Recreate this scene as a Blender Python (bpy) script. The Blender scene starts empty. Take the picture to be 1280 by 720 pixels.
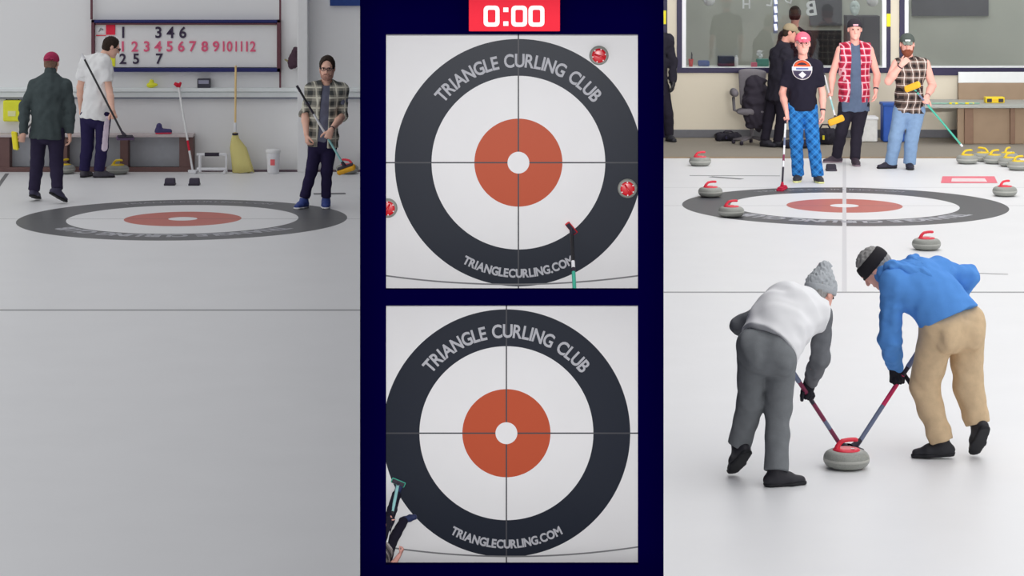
import bpy, bmesh, math, random
import numpy as np
from mathutils import Vector, Matrix
random.seed(4); np.random.seed(4)
SC = bpy.context.scene; COL = SC.collection
PI = math.pi
# ---------------------------------------------------------------- camera model
F, H, Y0 = 3315.0, 3.59, -139.0          # focal length in px, camera height, horizon row
def P(px, py, d): return np.array([(px-640.0)/F*d, d, H-(py-Y0)/F*d])
def G(px, py):                            # point of the ice
    d = F*H/(py-Y0); return np.array([(px-640.0)/F*d, d, 0.0])
def V(*a): return np.array(a, float)
def unit(v): v = np.asarray(v, float); return v/max(1e-9, np.linalg.norm(v))
def lerp(a, b, t): return np.asarray(a)*(1-t)+np.asarray(b)*t

# ---------------------------------------------------------------- materials
def lin(c): c = c/255.0; return c/12.92 if c <= .04045 else ((c+.055)/1.055)**2.4
def C(r, g, b, L=1.0): return tuple(min(.92, lin(v)/L) for v in (r, g, b))
class N:
    def __init__(s, name):
        s.m = bpy.data.materials.new(name); s.m.use_nodes = True
        s.t = s.m.node_tree; s.t.nodes.clear()
        s.out = s.t.nodes.new('ShaderNodeOutputMaterial'); s.p = s.t.nodes.new('ShaderNodeBsdfPrincipled')
        s.t.links.new(s.p.outputs[0], s.out.inputs[0])
        tc = s.t.nodes.new('ShaderNodeTexCoord'); s.co = tc.outputs['Object']; s.xyz_ = None
    def link(s, a, b): s.t.links.new(a, b)
    def xyz(s):
        if not s.xyz_:
            n = s.t.nodes.new('ShaderNodeSeparateXYZ'); s.link(s.co, n.inputs[0]); s.xyz_ = n.outputs
        return s.xyz_
    def inp(s, sock, v):
        if hasattr(v, 'is_linked'): s.link(v, sock)
        else: sock.default_value = v
    def ma(s, op, a, b=0.0):
        n = s.t.nodes.new('ShaderNodeMath'); n.operation = op
        s.inp(n.inputs[0], a); s.inp(n.inputs[1], b); return n.outputs[0]
    def mix(s, f, a, b):
        n = s.t.nodes.new('ShaderNodeMix'); n.data_type = 'RGBA'
        s.inp(n.inputs[0], f)
        for k, v in ((6, a), (7, b)): s.inp(n.inputs[k], v if hasattr(v, 'is_linked') else (*v[:3], 1))
        return n.outputs[2]
    def noise(s, scale, detail=3, vec=None):
        n = s.t.nodes.new('ShaderNodeTexNoise'); n.inputs['Scale'].default_value = scale
        n.inputs['Detail'].default_value = detail; s.link(vec or s.co, n.inputs['Vector']); return n.outputs['Fac']
    def bump(s, h, strength=.2, dist=.01):
        n = s.t.nodes.new('ShaderNodeBump'); n.inputs['Strength'].default_value = strength
        n.inputs['Distance'].default_value = dist; s.link(h, n.inputs['Height']); s.link(n.outputs[0], s.p.inputs['Normal'])
    def band(s, v, period, lo, hi):       # 1 inside lo..hi of each period
        f = s.ma('FRACT', s.ma('DIVIDE', v, period))
        return s.ma('MULTIPLY', s.ma('GREATER_THAN', f, lo), s.ma('LESS_THAN', f, hi))
    def done(s, col, rough=.6, spec=.3, metal=0.0):
        s.inp(s.p.inputs['Base Color'], col if hasattr(col, 'is_linked') else (*col[:3], 1))
        s.p.inputs['Roughness'].default_value = rough; s.p.inputs['Specular IOR Level'].default_value = spec
        s.p.inputs['Metallic'].default_value = metal; return s.m
MC = {}
def mat(name, col, rough=.6, spec=.3, var=.12, scale=14, bump=0, metal=0.0):
    key = (name, col, rough, spec)
    if key in MC: return MC[key]
    n = N(name); f = n.noise(scale)
    a = tuple(c*(1-var) for c in col); b = tuple(min(1, c*(1+var)) for c in col)
    if bump: n.bump(n.noise(scale*6), bump)
    MC[key] = n.done(n.mix(f, a, b), rough, spec, metal); return MC[key]
def cloth(name, col, var=.15): return mat(name, col, .9, .1, var, 22, .12)
def emis(name, col, s):
    n = N(name); n.p.inputs['Emission Color'].default_value = (*col, 1); n.p.inputs['Emission Strength'].default_value = s
    return n.done(col)
def plaid(name, base, dark, light, period=.12, horiz='x', diag=False, wl=.06):
    n = N(name); x, y, z = n.xyz()
    if diag: a, b = n.ma('ADD', x, z), n.ma('SUBTRACT', x, z)
    else: a, b = n.ma('ADD', x, n.ma('MULTIPLY', y, .6)), z
    a = n.ma('ADD', a, 10.0); b = n.ma('ADD', b, 10.0)
    q = .42 if not diag else .26; d = n.ma('MULTIPLY', n.ma('ADD', n.band(a, period, .0, q), n.band(b, period, .0, q)), .5)
    c = n.mix(d, base, dark)
    if light:
        l = n.ma('MAXIMUM', n.band(a, period, .68, .68+wl*1.6), n.band(b, period, .68, .68+wl*1.6))
        c = n.mix(n.ma('MULTIPLY', l, .8), c, light)
    n.bump(n.noise(120), .1)
    return n.done(c, .9, .1)

# ---------------------------------------------------------------- objects
def tag(o, label=None, cat=None, group=None, kind=None):
    for k, v in (('label', label), ('category', cat), ('group', group), ('kind', kind)):
        if v: o[k] = v
    return o
def empty(name, loc, label=None, cat=None, group=None, rot=(0,0,0), scale=1):
    o = bpy.data.objects.new(name, None); COL.objects.link(o); o.location = loc; o.rotation_euler = rot
    o.scale = (scale,)*3; o.empty_display_size = .1; return tag(o, label, cat, group)
def mobj(name, verts, faces, m, parent=None, loc=(0,0,0), smooth=False, bevel=0, seg=2):
    me = bpy.data.meshes.new(name); me.from_pydata([tuple(map(float, v)) for v in verts], [], [tuple(map(int, f)) for f in faces])
    me.validate(); me.materials.append(m)
    if smooth: me.polygons.foreach_set('use_smooth', [True]*len(me.polygons))
    me.update()
    o = bpy.data.objects.new(name, me); COL.objects.link(o); o.location = loc
    if parent: o.parent = parent
    if bevel:
        b = o.modifiers.new('bevel', 'BEVEL'); b.width = bevel; b.segments = seg; b.limit_method = 'ANGLE'
    return o
class MB:
    def __init__(s): s.v = []; s.f = []
    def add(s, vs, fs):
        k = len(s.v); s.v += [tuple(v) for v in vs]; s.f += [tuple(i+k for i in f) for f in fs]; return s
    def box(s, lo, hi, R=None, o=(0,0,0)):
        vs = [V(x, y, z) for x in (lo[0], hi[0]) for y in (lo[1], hi[1]) for z in (lo[2], hi[2])]
        if R is not None: vs = [np.asarray(R)@v for v in vs]
        vs = [v+np.asarray(o) for v in vs]
        return s.add(vs, [(0,1,3,2),(4,6,7,5),(0,4,5,1),(2,3,7,6),(0,2,6,4),(1,5,7,3)])
    def tube(s, pts, r, n=10, cap=True):
        pts = [np.asarray(p, float) for p in pts]; rs = r if hasattr(r, '__len__') else [r]*len(pts)
        vs = []; fs = []; prev = None
        for i, p in enumerate(pts):
            t = unit(pts[min(i+1, len(pts)-1)]-pts[max(i-1, 0)])
            u = prev if prev is not None else (V(1,0,0) if abs(t[0]) < .8 else V(0,1,0))
            u = unit(u-t*np.dot(u, t)); prev = u; w = np.cross(t, u)
            for k in range(n):
                a = 2*PI*k/n; vs.append(p+(u*math.cos(a)+w*math.sin(a))*rs[i])
        for i in range(len(pts)-1):
            for k in range(n): fs.append((i*n+k, i*n+(k+1)%n, (i+1)*n+(k+1)%n, (i+1)*n+k))
        if cap: fs += [tuple(range(n-1, -1, -1)), tuple(range((len(pts)-1)*n, len(pts)*n))]
        return s.add(vs, fs)
    def lathe(s, prof, n=32, o=(0,0,0), sx=1, sy=1):
        vs = []; fs = []
        for (r, z) in prof:
            for k in range(n):
                a = 2*PI*k/n; vs.append(V(r*math.cos(a)*sx, r*math.sin(a)*sy, z)+np.asarray(o))
        for i in range(len(prof)-1):
            for k in range(n): fs.append((i*n+k, i*n+(k+1)%n, (i+1)*n+(k+1)%n, (i+1)*n+k))
        fs += [tuple(range(n-1, -1, -1)), tuple(range((len(prof)-1)*n, len(prof)*n))]
        return s.add(vs, fs)
    def build(s, name, m, parent=None, loc=(0,0,0), smooth=False, bevel=0, seg=2):
        return mobj(name, s.v, s.f, m, parent, loc, smooth, bevel, seg)
def auto_smooth(o, ang=40):
    me = o.data
    me.polygons.foreach_set('use_smooth', [True]*len(me.polygons))
    me.set_sharp_from_angle(angle=math.radians(ang)); return o

def glyphs(s, size, offset=0.0, extrude=0.0):
    cu = bpy.data.curves.new('text', 'FONT'); cu.body = s; cu.size = size; cu.offset = offset; cu.extrude = extrude
    cu.resolution_u = 4
    o = bpy.data.objects.new('text', cu); COL.objects.link(o); bpy.context.view_layer.update()
    me = bpy.data.meshes.new_from_object(o.evaluated_get(bpy.context.evaluated_depsgraph_get()))
    v = [np.array(x.co) for x in me.vertices]; f = [tuple(p.vertices) for p in me.polygons]
    bpy.data.objects.remove(o); bpy.data.meshes.remove(me)
    if not v: return [], [], 0
    a = np.array(v); lo, hi = a.min(0), a.max(0); a -= V((lo[0]+hi[0])/2, (lo[1]+hi[1])/2, 0) if True else 0
    return list(a), f, hi[0]-lo[0]
def arc_text(s, r, size, span, mid, outward=True, offset=0):
    """letters on a circle in the XY plane; mid = angle of the middle; span = total angle"""
    cu_w = []
    for ch in s: cu_w.append(.34*size if ch == ' ' else glyphs(ch, size)[2]+.10*size)
    tot = sum(cu_w); kx = min(1.25, span*r/tot); mb = MB(); run = 0
    for ch, w in zip(s, cu_w):
        t = (run+w/2)/tot-.5; run += w
        if ch == ' ': continue
        a = mid-t*span if outward else mid+t*span
        rot = a-PI/2 if outward else a+PI/2
        v, f, _ = glyphs(ch, size, offset)
        if ch in '.': v = [p+V(0, -size*.32, 0) for p in v]
        c, sn = math.cos(rot), math.sin(rot)
        v = [V(p[0]*kx, p[1], 0) for p in v]; vs = [V(r*math.cos(a)+c*p[0]-sn*p[1], r*math.sin(a)+sn*p[0]+c*p[1], 0) for p in v]
        mb.add(vs, f)
    return mb

# ---------------------------------------------------------------- implicit-surface volumes for bodies and clothes
def smin(a, b, k):
    if k <= 0: return np.minimum(a, b)
    h = np.clip(.5+.5*(b-a)/k, 0, 1); return b+(a-b)*h-k*h*(1-h)
class Vol:
    def __init__(s, lo, hi, h):
        s.lo = np.asarray(lo, float); s.h = h; s.n = np.ceil((np.asarray(hi)-s.lo)/h).astype(int)+1
        s.F = np.full(s.n, .5, np.float32)
    def like(s):
        v = Vol.__new__(Vol); v.lo, v.h, v.n = s.lo, s.h, s.n; v.F = np.full(s.n, .5, np.float32); return v
    def sub(s, lo, hi):
        a = np.clip(np.floor((np.asarray(lo)-s.lo)/s.h).astype(int), 0, s.n); b = np.clip(np.ceil((np.asarray(hi)-s.lo)/s.h).astype(int)+1, 0, s.n)
        if (b <= a).any(): return None, None
        g = [s.lo[i]+s.h*np.arange(a[i], b[i]) for i in range(3)]
        p = np.stack(np.meshgrid(*g, indexing='ij'), -1)
        return tuple(slice(a[i], b[i]) for i in range(3)), p
    def put(s, sl, d, k, neg=False):
        if neg: s.F[sl] = -smin(-s.F[sl], d, k)
        else: s.F[sl] = smin(s.F[sl], d, k)
        return s
    def tub(s, a, b, ra, rb, u=None, k=.02, neg=False):
        a = np.asarray(a, float); b = np.asarray(b, float)
        ra = ra if hasattr(ra, '__len__') else (ra, ra); rb = rb if hasattr(rb, '__len__') else (rb, rb)
        m = max(*ra, *rb)+k+3*s.h
        sl, p = s.sub(np.minimum(a, b)-m, np.maximum(a, b)+m)
        if sl is None: return s
        ab = b-a; L = np.linalg.norm(ab); t_ = ab/max(L, 1e-6)
        if u is None: u = V(1,0,0) if abs(t_[0]) < .8 else V(0,1,0)
        u = unit(np.asarray(u)-t_*np.dot(u, t_)); w = np.cross(t_, u)
        q = p-a; ax = q@t_; t = np.clip(ax/max(L, 1e-6), 0, 1)
        ru = ra[0]+(rb[0]-ra[0])*t; rv = ra[1]+(rb[1]-ra[1])*t; rm = np.minimum(ru, rv)
        e = ax-t*L
        d = (np.sqrt((q@u/ru)**2+(q@w/rv)**2+(e/rm)**2)-1)*rm
        return s.put(sl, d, k, neg)
    def ell(s, c, r, R=None, k=.02, neg=False):
        r = np.asarray(r if hasattr(r, '__len__') else (r, r, r), float); m = r.max()+k+3*s.h; c = np.asarray(c, float)
        sl, p = s.sub(c-m, c+m)
        if sl is None: return s
        q = p-c
        if R is not None: q = q@R
        d = (np.sqrt(((q/r)**2).sum(-1))-1)*r.min()
        return s.put(sl, d, k, neg)
    def cut(s, p0, nrm, k=.004):              # removes everything on the nrm side of the plane
        sl, p = s.sub(s.lo-1, s.lo+s.n*s.h+1)
        d = (p-np.asarray(p0))@unit(nrm); s.F = -smin(-s.F, -d.astype(np.float32), k); return s
    def merge(s, o, k=.02): s.F = smin(s.F, o.F, k).astype(np.float32); return s
    def minus(s, o, k=.003): s.F = -smin(-s.F, o.F, k).astype(np.float32); return s
    def folds(s, amp=.004, wl=.09, seed=1, stretch=(1,1,1)):
        i = np.argwhere(np.abs(s.F) < .035); p = (s.lo+i*s.h)*np.asarray(stretch); rg = np.random.RandomState(seed); d = np.zeros(len(i))
        for q in range(7):
            w = unit(rg.randn(3))*2*PI/(wl*(.6+.8*rg.rand())); w2 = unit(rg.randn(3))*2*PI/(wl*2.3)
            d += np.sin(p@w+2.2*np.sin(p@w2+rg.rand()*6)+rg.rand()*6)
        s.F[tuple(i.T)] += (amp*d/2.2).astype(np.float32); return s
    def mesh(s):
        f = s.F; n = np.array(f.shape); ins = f < 0
        c = np.zeros(n-1, np.int8)
        for x in (0, 1):
            for y in (0, 1):
                for z in (0, 1): c += ins[x:n[0]-1+x, y:n[1]-1+y, z:n[2]-1+z]
        act = np.argwhere((c > 0) & (c < 8)); idx = np.full(n-1, -1, np.int64); idx[tuple(act.T)] = np.arange(len(act))
        acc = np.zeros((len(act), 3)); cnt = np.zeros(len(act)); cs = np.array([(x, y, z) for x in (0,1) for y in (0,1) for z in (0,1)])
        val = [f[tuple((act+q).T)] for q in cs]
        for i in range(8):
            for j in range(i+1, 8):
                if np.abs(cs[i]-cs[j]).sum() != 1: continue
                m = (val[i] < 0) != (val[j] < 0); a, b = val[i][m], val[j][m]; t = (a/(a-b))[:, None]
                acc[m] += cs[i]+(cs[j]-cs[i])*t; cnt[m] += 1
        vs = s.lo+(act+acc/cnt[:, None])*s.h; qs = []
        for ax in range(3):
            o1, o2 = [q for q in range(3) if q != ax]
            sa = [slice(None)]*3; sb = [slice(None)]*3; sa[ax] = slice(0, -1); sb[ax] = slice(1, None)
            ea = ins[tuple(sa)]; e = np.argwhere(ea != ins[tuple(sb)])
            e = e[(e[:, o1] > 0) & (e[:, o2] > 0) & (e[:, o1] < n[o1]-1) & (e[:, o2] < n[o2]-1)]
            d1 = np.zeros(3, int); d1[o1] = 1; d2 = np.zeros(3, int); d2[o2] = 1
            q = np.stack([idx[tuple((e-d1-d2).T)], idx[tuple((e-d2).T)], idx[tuple(e.T)], idx[tuple((e-d1).T)]], 1)
            fl = ea[tuple(e.T)]
            if ax == 1: fl = ~fl
            q[~fl] = q[~fl][:, ::-1]; qs.append(q)
        return vs, np.concatenate(qs)
    def build(s, name, m, parent, base):
        vs, qs = s.mesh()
        me = bpy.data.meshes.new(name); me.vertices.add(len(vs)); me.vertices.foreach_set('co', (vs-np.asarray(base)).ravel())
        me.loops.add(qs.size); me.loops.foreach_set('vertex_index', qs.ravel().astype(np.int32))
        me.polygons.add(len(qs)); me.polygons.foreach_set('loop_start', np.arange(0, qs.size, 4, dtype=np.int32))
        me.update(calc_edges=True); me.validate(); me.polygons.foreach_set('use_smooth', [True]*len(me.polygons))
        me.materials.append(m); o = bpy.data.objects.new(name, me); COL.objects.link(o)
        sm = o.modifiers.new('smooth', 'SMOOTH'); sm.factor = .5; sm.iterations = 2
        if parent: o.parent = parent
        return o
# ---------------------------------------------------------------- people
EYE = mat('eye_dark', (.03,.022,.02), .25, .5)
def hand_frame(f, n=None, s=None, right=True):
    f = unit(f)
    if n is not None:
        n = unit(np.asarray(n)-f*np.dot(n, f)); s = np.cross(f, n)*(1 if right else -1)
    else:
        s = unit(np.asarray(s)-f*np.dot(s, f)); n = np.cross(f, s)*(-1 if right else 1)
    return f, n, s
def grip(Gp, axis, f, right, sc=1.0):
    """wrist and frame of a hand whose fingers close on the point Gp of a stick along axis"""
    f, n, s = hand_frame(f, s=axis, right=right)
    return Gp-(.088*f+.027*n)*sc, (f, n, s)
def hand(v, w, fr, curl=25, g=1.0, spread=.12, sc=1.0, thumb=.5):
    f, n, s = fr
    v.tub(w, w+.085*f*sc, (.031*g*sc, .020*g*sc), (.040*g*sc, .015*g*sc), u=s, k=.012*sc)
    L = (.074, .082, .077, .060)
    for i in range(4):
        o = (.030-.020*i)
        p = w+(.084*f+o*s)*sc; ang = 0.0; sp = spread*(1.5-i)/1.5
        for j, q in enumerate((.45, .31, .24)):
            ang += math.radians(curl*(1.0, 1.15, .8)[j])
            d = unit(math.cos(ang)*(f+sp*s)+math.sin(ang)*n)
            e = p+d*L[i]*q*sc; r = (.0098-.0009*j)*g*sc
            v.tub(p, e, r, r*.93, k=.0035*sc); p = e
    p = w+(.028*f+.028*s)*sc; d = unit(.62*f+.62*s+(.25+.3*thumb)*n)
    for j, q in enumerate((.042, .034, .027)):
        e = p+d*q*sc; v.tub(p, e, (.0125-.0012*j)*g*sc, (.0115-.0012*j)*g*sc, k=.006*sc); p = e
        d = unit(d+(.35*f-.35*s*thumb+.35*thumb*n))
def head_frame(J):
    f = unit(J['f']); u = np.asarray(J['u'], float); u = unit(u-f*np.dot(u, f)); r = np.cross(f, u)
    return np.stack([r, f, u], 1)
def person(label, base, J, S, h=.008, name='person', group=None, root=None):
    base = np.asarray(base, float); sc = 1.0
    root = root or empty(name, base, label, 'person', group)
    pts = np.array([J[k] for k in ('N','H','A','B','eA','eB','wA','wB','P','Q','kA','kB','aA','aB')])
    lo, hi = pts.min(0)-.29, pts.max(0)+.27
    R = head_frame(J); Hc = J['H']; hs = S.get('head', 1.0)
    hl = lambda x, y, z: Hc+R@(V(x, y, z)*hs)
    W = S.get('w', 1.0); belly = S.get('belly', 0.0)
    A, B, N_, Pp, Q = J['A'], J['B'], J['N'], J['P'], J['Q']; Pc = (Pp+Q)/2
    us = unit(B-A); uh = unit(Q-Pp); um = unit(us+uh); fwd = unit(np.cross(N_-Pc, um))*S.get('face', 1)
    Ws = lerp(Pc, N_, .36)+J.get('bend', 0); Ch = lerp(Pc, N_, .72)+J.get('bend', 0)*.8; sp = unit(N_-Pc)
    def torso(v, m, hip=1.0, low=0.0, k=.03, fat=1.0):
        v.tub(Pc-sp*low, Ws, (.152*W*hip+m, .115*W*hip+m), (.136*W*fat+m, .102*W*fat+m), u=uh, k=0)
        if belly: v.ell(lerp(Pc, N_, .27)+fwd*.05, (.13*W+m, .1+belly+m, .15+m), np.stack([um, fwd, sp], 1), k=.05)
        v.tub(Ws, Ch, (.136*W*fat+m, .102*W*fat+m), (.150*W+m, .108*W+m), u=um, k=k)
        v.tub(Ch, N_-sp*.03, (.150*W+m, .108*W+m), (.070+m, .060+m), u=us, k=k)
        for q in (A, B):
            v.tub(N_-sp*.045, q, .050+m, .046*W**.5+m, k=.04)
            v.tub(lerp(Pc, N_, .62), q-sp*.03, .080*W+m, .048*W**.5+m, k=.05)
    # ---- body: one continuous skin surface
    v = Vol(lo, hi, h); torso(v, -.018)
    for (s_, e, w, fr, cu, rt) in (('A', 'eA', 'wA', 'fA', 'cA', 'A'), ('B', 'eB', 'wB', 'fB', 'cB', 'B')):
        ar = S.get('arm', 1.0)
        v.tub(J[s_], J[e], .052*ar, .041*ar, k=.03); v.tub(J[e], lerp(J[e], J[w], .35), .041*ar, .043*ar, k=.02)
        v.tub(lerp(J[e], J[w], .35), J[w], .043*ar, .027*ar**.5, k=.02)
        if not S.get('gloves'): hand(v, J[w], J[fr], S.get(cu, 25), 1.0+.12*(h > .006))
    for p, k_, a in ((Pp, 'kA', 'aA'), (Q, 'kB', 'aB')):
        v.tub(p, J[k_], .068, .048, k=.03); v.tub(J[k_], J[a], .048, .034, k=.02)
    v.tub(N_-sp*.05, hl(0, -.03, -.06), .062, .054, k=.03)
    v.ell(hl(0, -.012, .028), V(.076, .096, .088)*hs, R, k=.02); v.ell(hl(0, .022, -.035), V(.065, .072, .082)*hs, R, k=.02)
    v.ell(hl(0, .045, -.085), V(.049, .047, .036)*hs, R, k=.02)
    for sx in (-1, 1): v.ell(hl(sx*.030, .098, .008), .013*hs, k=.012, neg=True)
    v.tub(hl(0, .088, .008), hl(0, .111, -.030), .009*hs, .014*hs, k=.010)
    v.tub(hl(-.036, .083, .026), hl(.036, .083, .026), .011*hs, .011*hs, k=.012)
    v.tub(hl(-.019, .089, -.066), hl(.019, .089, -.066), .009*hs, .009*hs, k=.006)
    v.ell(hl(0, .080, -.103), .019*hs, k=.015)
    for sx in (-1, 1): v.ell(hl(sx*.078, -.008, -.008), V(.010, .022, .033)*hs, R, k=.006)
    v.build('body', S['skin'], root, base)
    for sx in (-1, 1):
        m = MB(); m.lathe([(.001, -.0095), (.006, -.0075), (.0095, 0), (.006, .0075), (.001, .0095)], 12); m.v = [np.asarray(q)*hs+hl(sx*.030, .0895, .008)-base for q in m.v]
        m.build('eye', EYE, root, smooth=True)
    # ---- hair, beard, hats
    bx = (Hc-.24, Hc+.24)
    if S.get('hair') is not None:
        x = Vol(*bx, h*.8); g = S.get('hairlen', .012) if not S.get('hat') or S['hat'][0] == 'headband' else .0
        x.ell(hl(0, -.018, .03), V(.079+g*.5, .099+g, .090+g)*hs, R, k=0); x.ell(hl(0, -.05, -.02), V(.072+g*.4, .058+g, .075)*hs, R, k=.02)
        fc = x.like(); fc.ell(hl(0, .105, -.002), V(.080, .085, .112)*hs, R, k=0); fc.tub(hl(-.2, .055, -.06), hl(.2, .055, -.06), .058*hs, .058*hs, k=.02); x.minus(fc, .01)
        x.cut(hl(0, 0, -.075), -R[:, 2]); x.folds(.0025, .03, 3); x.build('hair', S['hair'], root, base)
    if S.get('beard') is not None:
        x = Vol(*bx, h*.7); L = S.get('beardlen', .0)
        x.ell(hl(0, .044, -.084), V(.057, .062, .046+L)*hs, R, k=0); x.tub(hl(-.066, .01, -.03), hl(-.05, .04, -.08), .016, .018, k=.02); x.tub(hl(.066, .01, -.03), hl(.05, .04, -.08), .016, .018, k=.02)
        x.tub(hl(-.024, .092, -.052), hl(.024, .092, -.052), .010, .010, k=.01)
        fc = x.like(); fc.tub(hl(-.017, .105, -.067), hl(.017, .105, -.067), .009, .009, k=0); x.minus(fc, .004)
        x.folds(.002, .03, 5); x.build('beard', S['beard'], root, base)
    if S.get('glasses') is not None:
        m = MB()
        for sx in (-1, 1):
            ring = [hl(sx*.031+.024*math.cos(t), .106, .006+.018*math.sin(t))-base for t in np.linspace(0, 2*PI, 15)]
            m.tube(ring, .0032*S.get('glassw', 1), 6, False); m.tube([hl(sx*.054, .105, .01)-base, hl(sx*.080, .0, .008)-base], .003, 6)
        m.tube([hl(-.008, .107, .01)-base, hl(.008, .107, .01)-base], .003, 6); m.build('glasses', S['glasses'], root, smooth=True)
    hat = S.get('hat')
    if hat and hat[0] in ('cap', 'backcap'):
        x = Vol(*bx, h*.75); x.ell(hl(0, -.012, .040), V(.089, .109, .092)*hs, R, k=0)
        bk = hat[0] == 'backcap'; tilt = unit(-R[:, 2]+R[:, 1]*(.12 if not bk else .30)); x.cut(hl(0, 0, .028 if not bk else .018), tilt, .004)
        c = x.build('cap', hat[1], root, base)
        y = Vol(*bx, h*.6); sg = 1 if hat[0] == 'cap' else -1
        y.tub(hl(-.045, sg*.075, .036), hl(-.04, sg*.145, .018), .016, .014, k=.02); y.tub(hl(.045, sg*.075, .036), hl(.04, sg*.145, .018), .016, .014, k=.02)
        y.tub(hl(0, sg*.07, .045), hl(0, sg*.155, .022), .03, .026, k=.02)
        q = y.like(); q.ell(hl(0, sg*.10, -.01), V(.09, .12, .036)*hs, R, k=0); y.minus(q, .006)
        y.build('brim', hat[2] if len(hat) > 2 else hat[1], c, 0*base+base)
        if len(hat) > 3:
            b = MB(); b.tube([hl(.030*math.cos(t), (.100 if sg > 0 else .098), .062+.016*math.sin(t))-base for t in (0, PI)], .012, 8); b.build('cap_badge', hat[3], c, smooth=True)
    if hat and hat[0] == 'beanie':
        x = Vol(Hc-.32, Hc+.32, h*.75); x.ell(hl(0, -.014, .035), V(.090, .108, .092)*hs, R, k=0)
        x.tub(hl(0, -.02, .06), hl(0, -.035, .155), (.082, .088), (.042, .048), u=R[:, 0], k=.03); x.cut(hl(0, 0, .008), unit(-R[:, 2]+.25*R[:, 1]))
        x.folds(.004, .03, 8); c = x.build('knit_hat', hat[1], root, base)
        y = Vol(Hc-.3, Hc+.3, h*.75); y.ell(hl(0, -.014, .02), V(.096, .114, .08)*hs, R, k=0); y.cut(hl(0, 0, .045), unit(R[:, 2]-.25*R[:, 1])); y.cut(hl(0, 0, -.005), unit(-R[:, 2]+.25*R[:, 1]))
        y.build('hat_cuff', hat[1], c, base)
    if hat and hat[0] == 'headband':
        y = Vol(*bx, h*.75); y.ell(hl(0, -.018, .025), V(.093, .116, .112)*hs, R, k=0); up = unit(R[:, 2]+.30*R[:, 1]); up2 = unit(R[:, 2]-.05*R[:, 1])
        y.cut(hl(0, 0, .078), up2); y.cut(hl(0, -.01, -.006), -up2); y.build('headband', hat[1], root, base)
    # ---- trousers
    pm = S['pants']; fatA = S.get('legfat', 1.0)
    v = Vol(lo, hi, h); v.tub(Pc+sp*.07, Pc-sp*.02, (.152*W, .115*W), (.165*W, .125*W), u=uh, k=0)
    if S.get('butt'):
        for q in (Pp, Q): v.ell(q-fwd*.045-sp*.035, (.095, .085, .105), np.stack([uh, fwd, sp], 1), k=.07)
    for p, k_, a, ft in ((Pp, 'kA', 'aA', 'tA'), (Q, 'kB', 'aB', 'tB')):
        x = v.like(); k0, a0 = J[k_], J[a]; sh = unit(a0-k0)
        r0, r1, r2, r3 = S.get('legr', (.098, .074, .068, .064))
        x.tub(p, k0, r0*fatA*W**.5, r1*fatA, k=0); x.tub(k0, lerp(k0, a0, .4), r1*fatA, r2*fatA, k=.03); x.tub(lerp(k0, a0, .4), a0+sh*.06, r2*fatA, r3*fatA, k=.03)
        if S.get('cuff'): x.tub(a0-sh*.06, a0-sh*.03, r3*fatA*1.08, r3*fatA*1.0, k=.02)
        x.cut(a0+sh*S.get('hem', .01), sh, .004); v.merge(x, .012)
    v.folds(S.get('fold', .0022), .12, S.get('seed', 1), (1, 1, .8)); pants = v.build('trousers', pm, root, base)
    if S.get('stripe') is not None:               # coloured panel down one trouser leg
        q = v.like(); q.F = v.F-np.float32(.006); (s0, s1, wd, md) = S['stripe']
        z = v.like(); z.tub(s0, s1, wd, wd, k=0); q.F = np.maximum(q.F, z.F); q.build('stripe', md, pants, base)
    # ---- shoes
    for a, t, ud in (('aA', 'tA', 'uA'), ('aB', 'tB', 'uB')):
        f = unit(J[t]); u = unit(J[ud]-f*np.dot(J[ud], f)); s = np.cross(f, u); a0 = J[a]; hs_ = min(h, .008)
        def foot(x, m):
            x.tub(a0-.045*f-.052*u, a0+.09*f-.056*u, (.036+m, .034+m), (.044+m, .030+m), u=s, k=0)
            x.tub(a0+.09*f-.056*u, a0+.165*f-.064*u, (.044+m, .030+m), (.034+m, .022+m), u=s, k=.02)
        x = Vol(a0-.26, a0+.26, hs_); foot(x, .003); x.tub(a0-.05*u, a0+S.get('collar', .012)*u, .045, .046, k=.03); x.tub(a0-.02*u, a0+.07*f-.045*u, .042, .036, k=.03)
        x.cut(a0-.078*u, -u); x.cut(a0+(S.get('collar', .012)+.01)*u, u); sh = x.build('shoe', S['shoe'], root, base)
        y = Vol(a0-.26, a0+.26, hs_); foot(y, .008); y.tub(a0-.045*f-.09*u, a0+.09*f-.09*u, (.040, .03), (.048, .03), u=s, k=.01); y.tub(a0+.09*f-.09*u, a0+.165*f-.09*u, (.048, .03), (.038, .03), u=s, k=.02)
        y.cut(a0-.091*u, -u, .002); y.cut(a0-.070*u, u, .002); y.build('sole', S.get('sole', S['shoe']), sh, base)
        if S.get('sock') is not None:
            sk = MB(); sd = unit(J['k'+a[1]]-a0); sk.tube([a0-base, a0+sd*.07-base], [.041, .043], 14); sk.build('sock', S['sock'], root, smooth=True)
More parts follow.
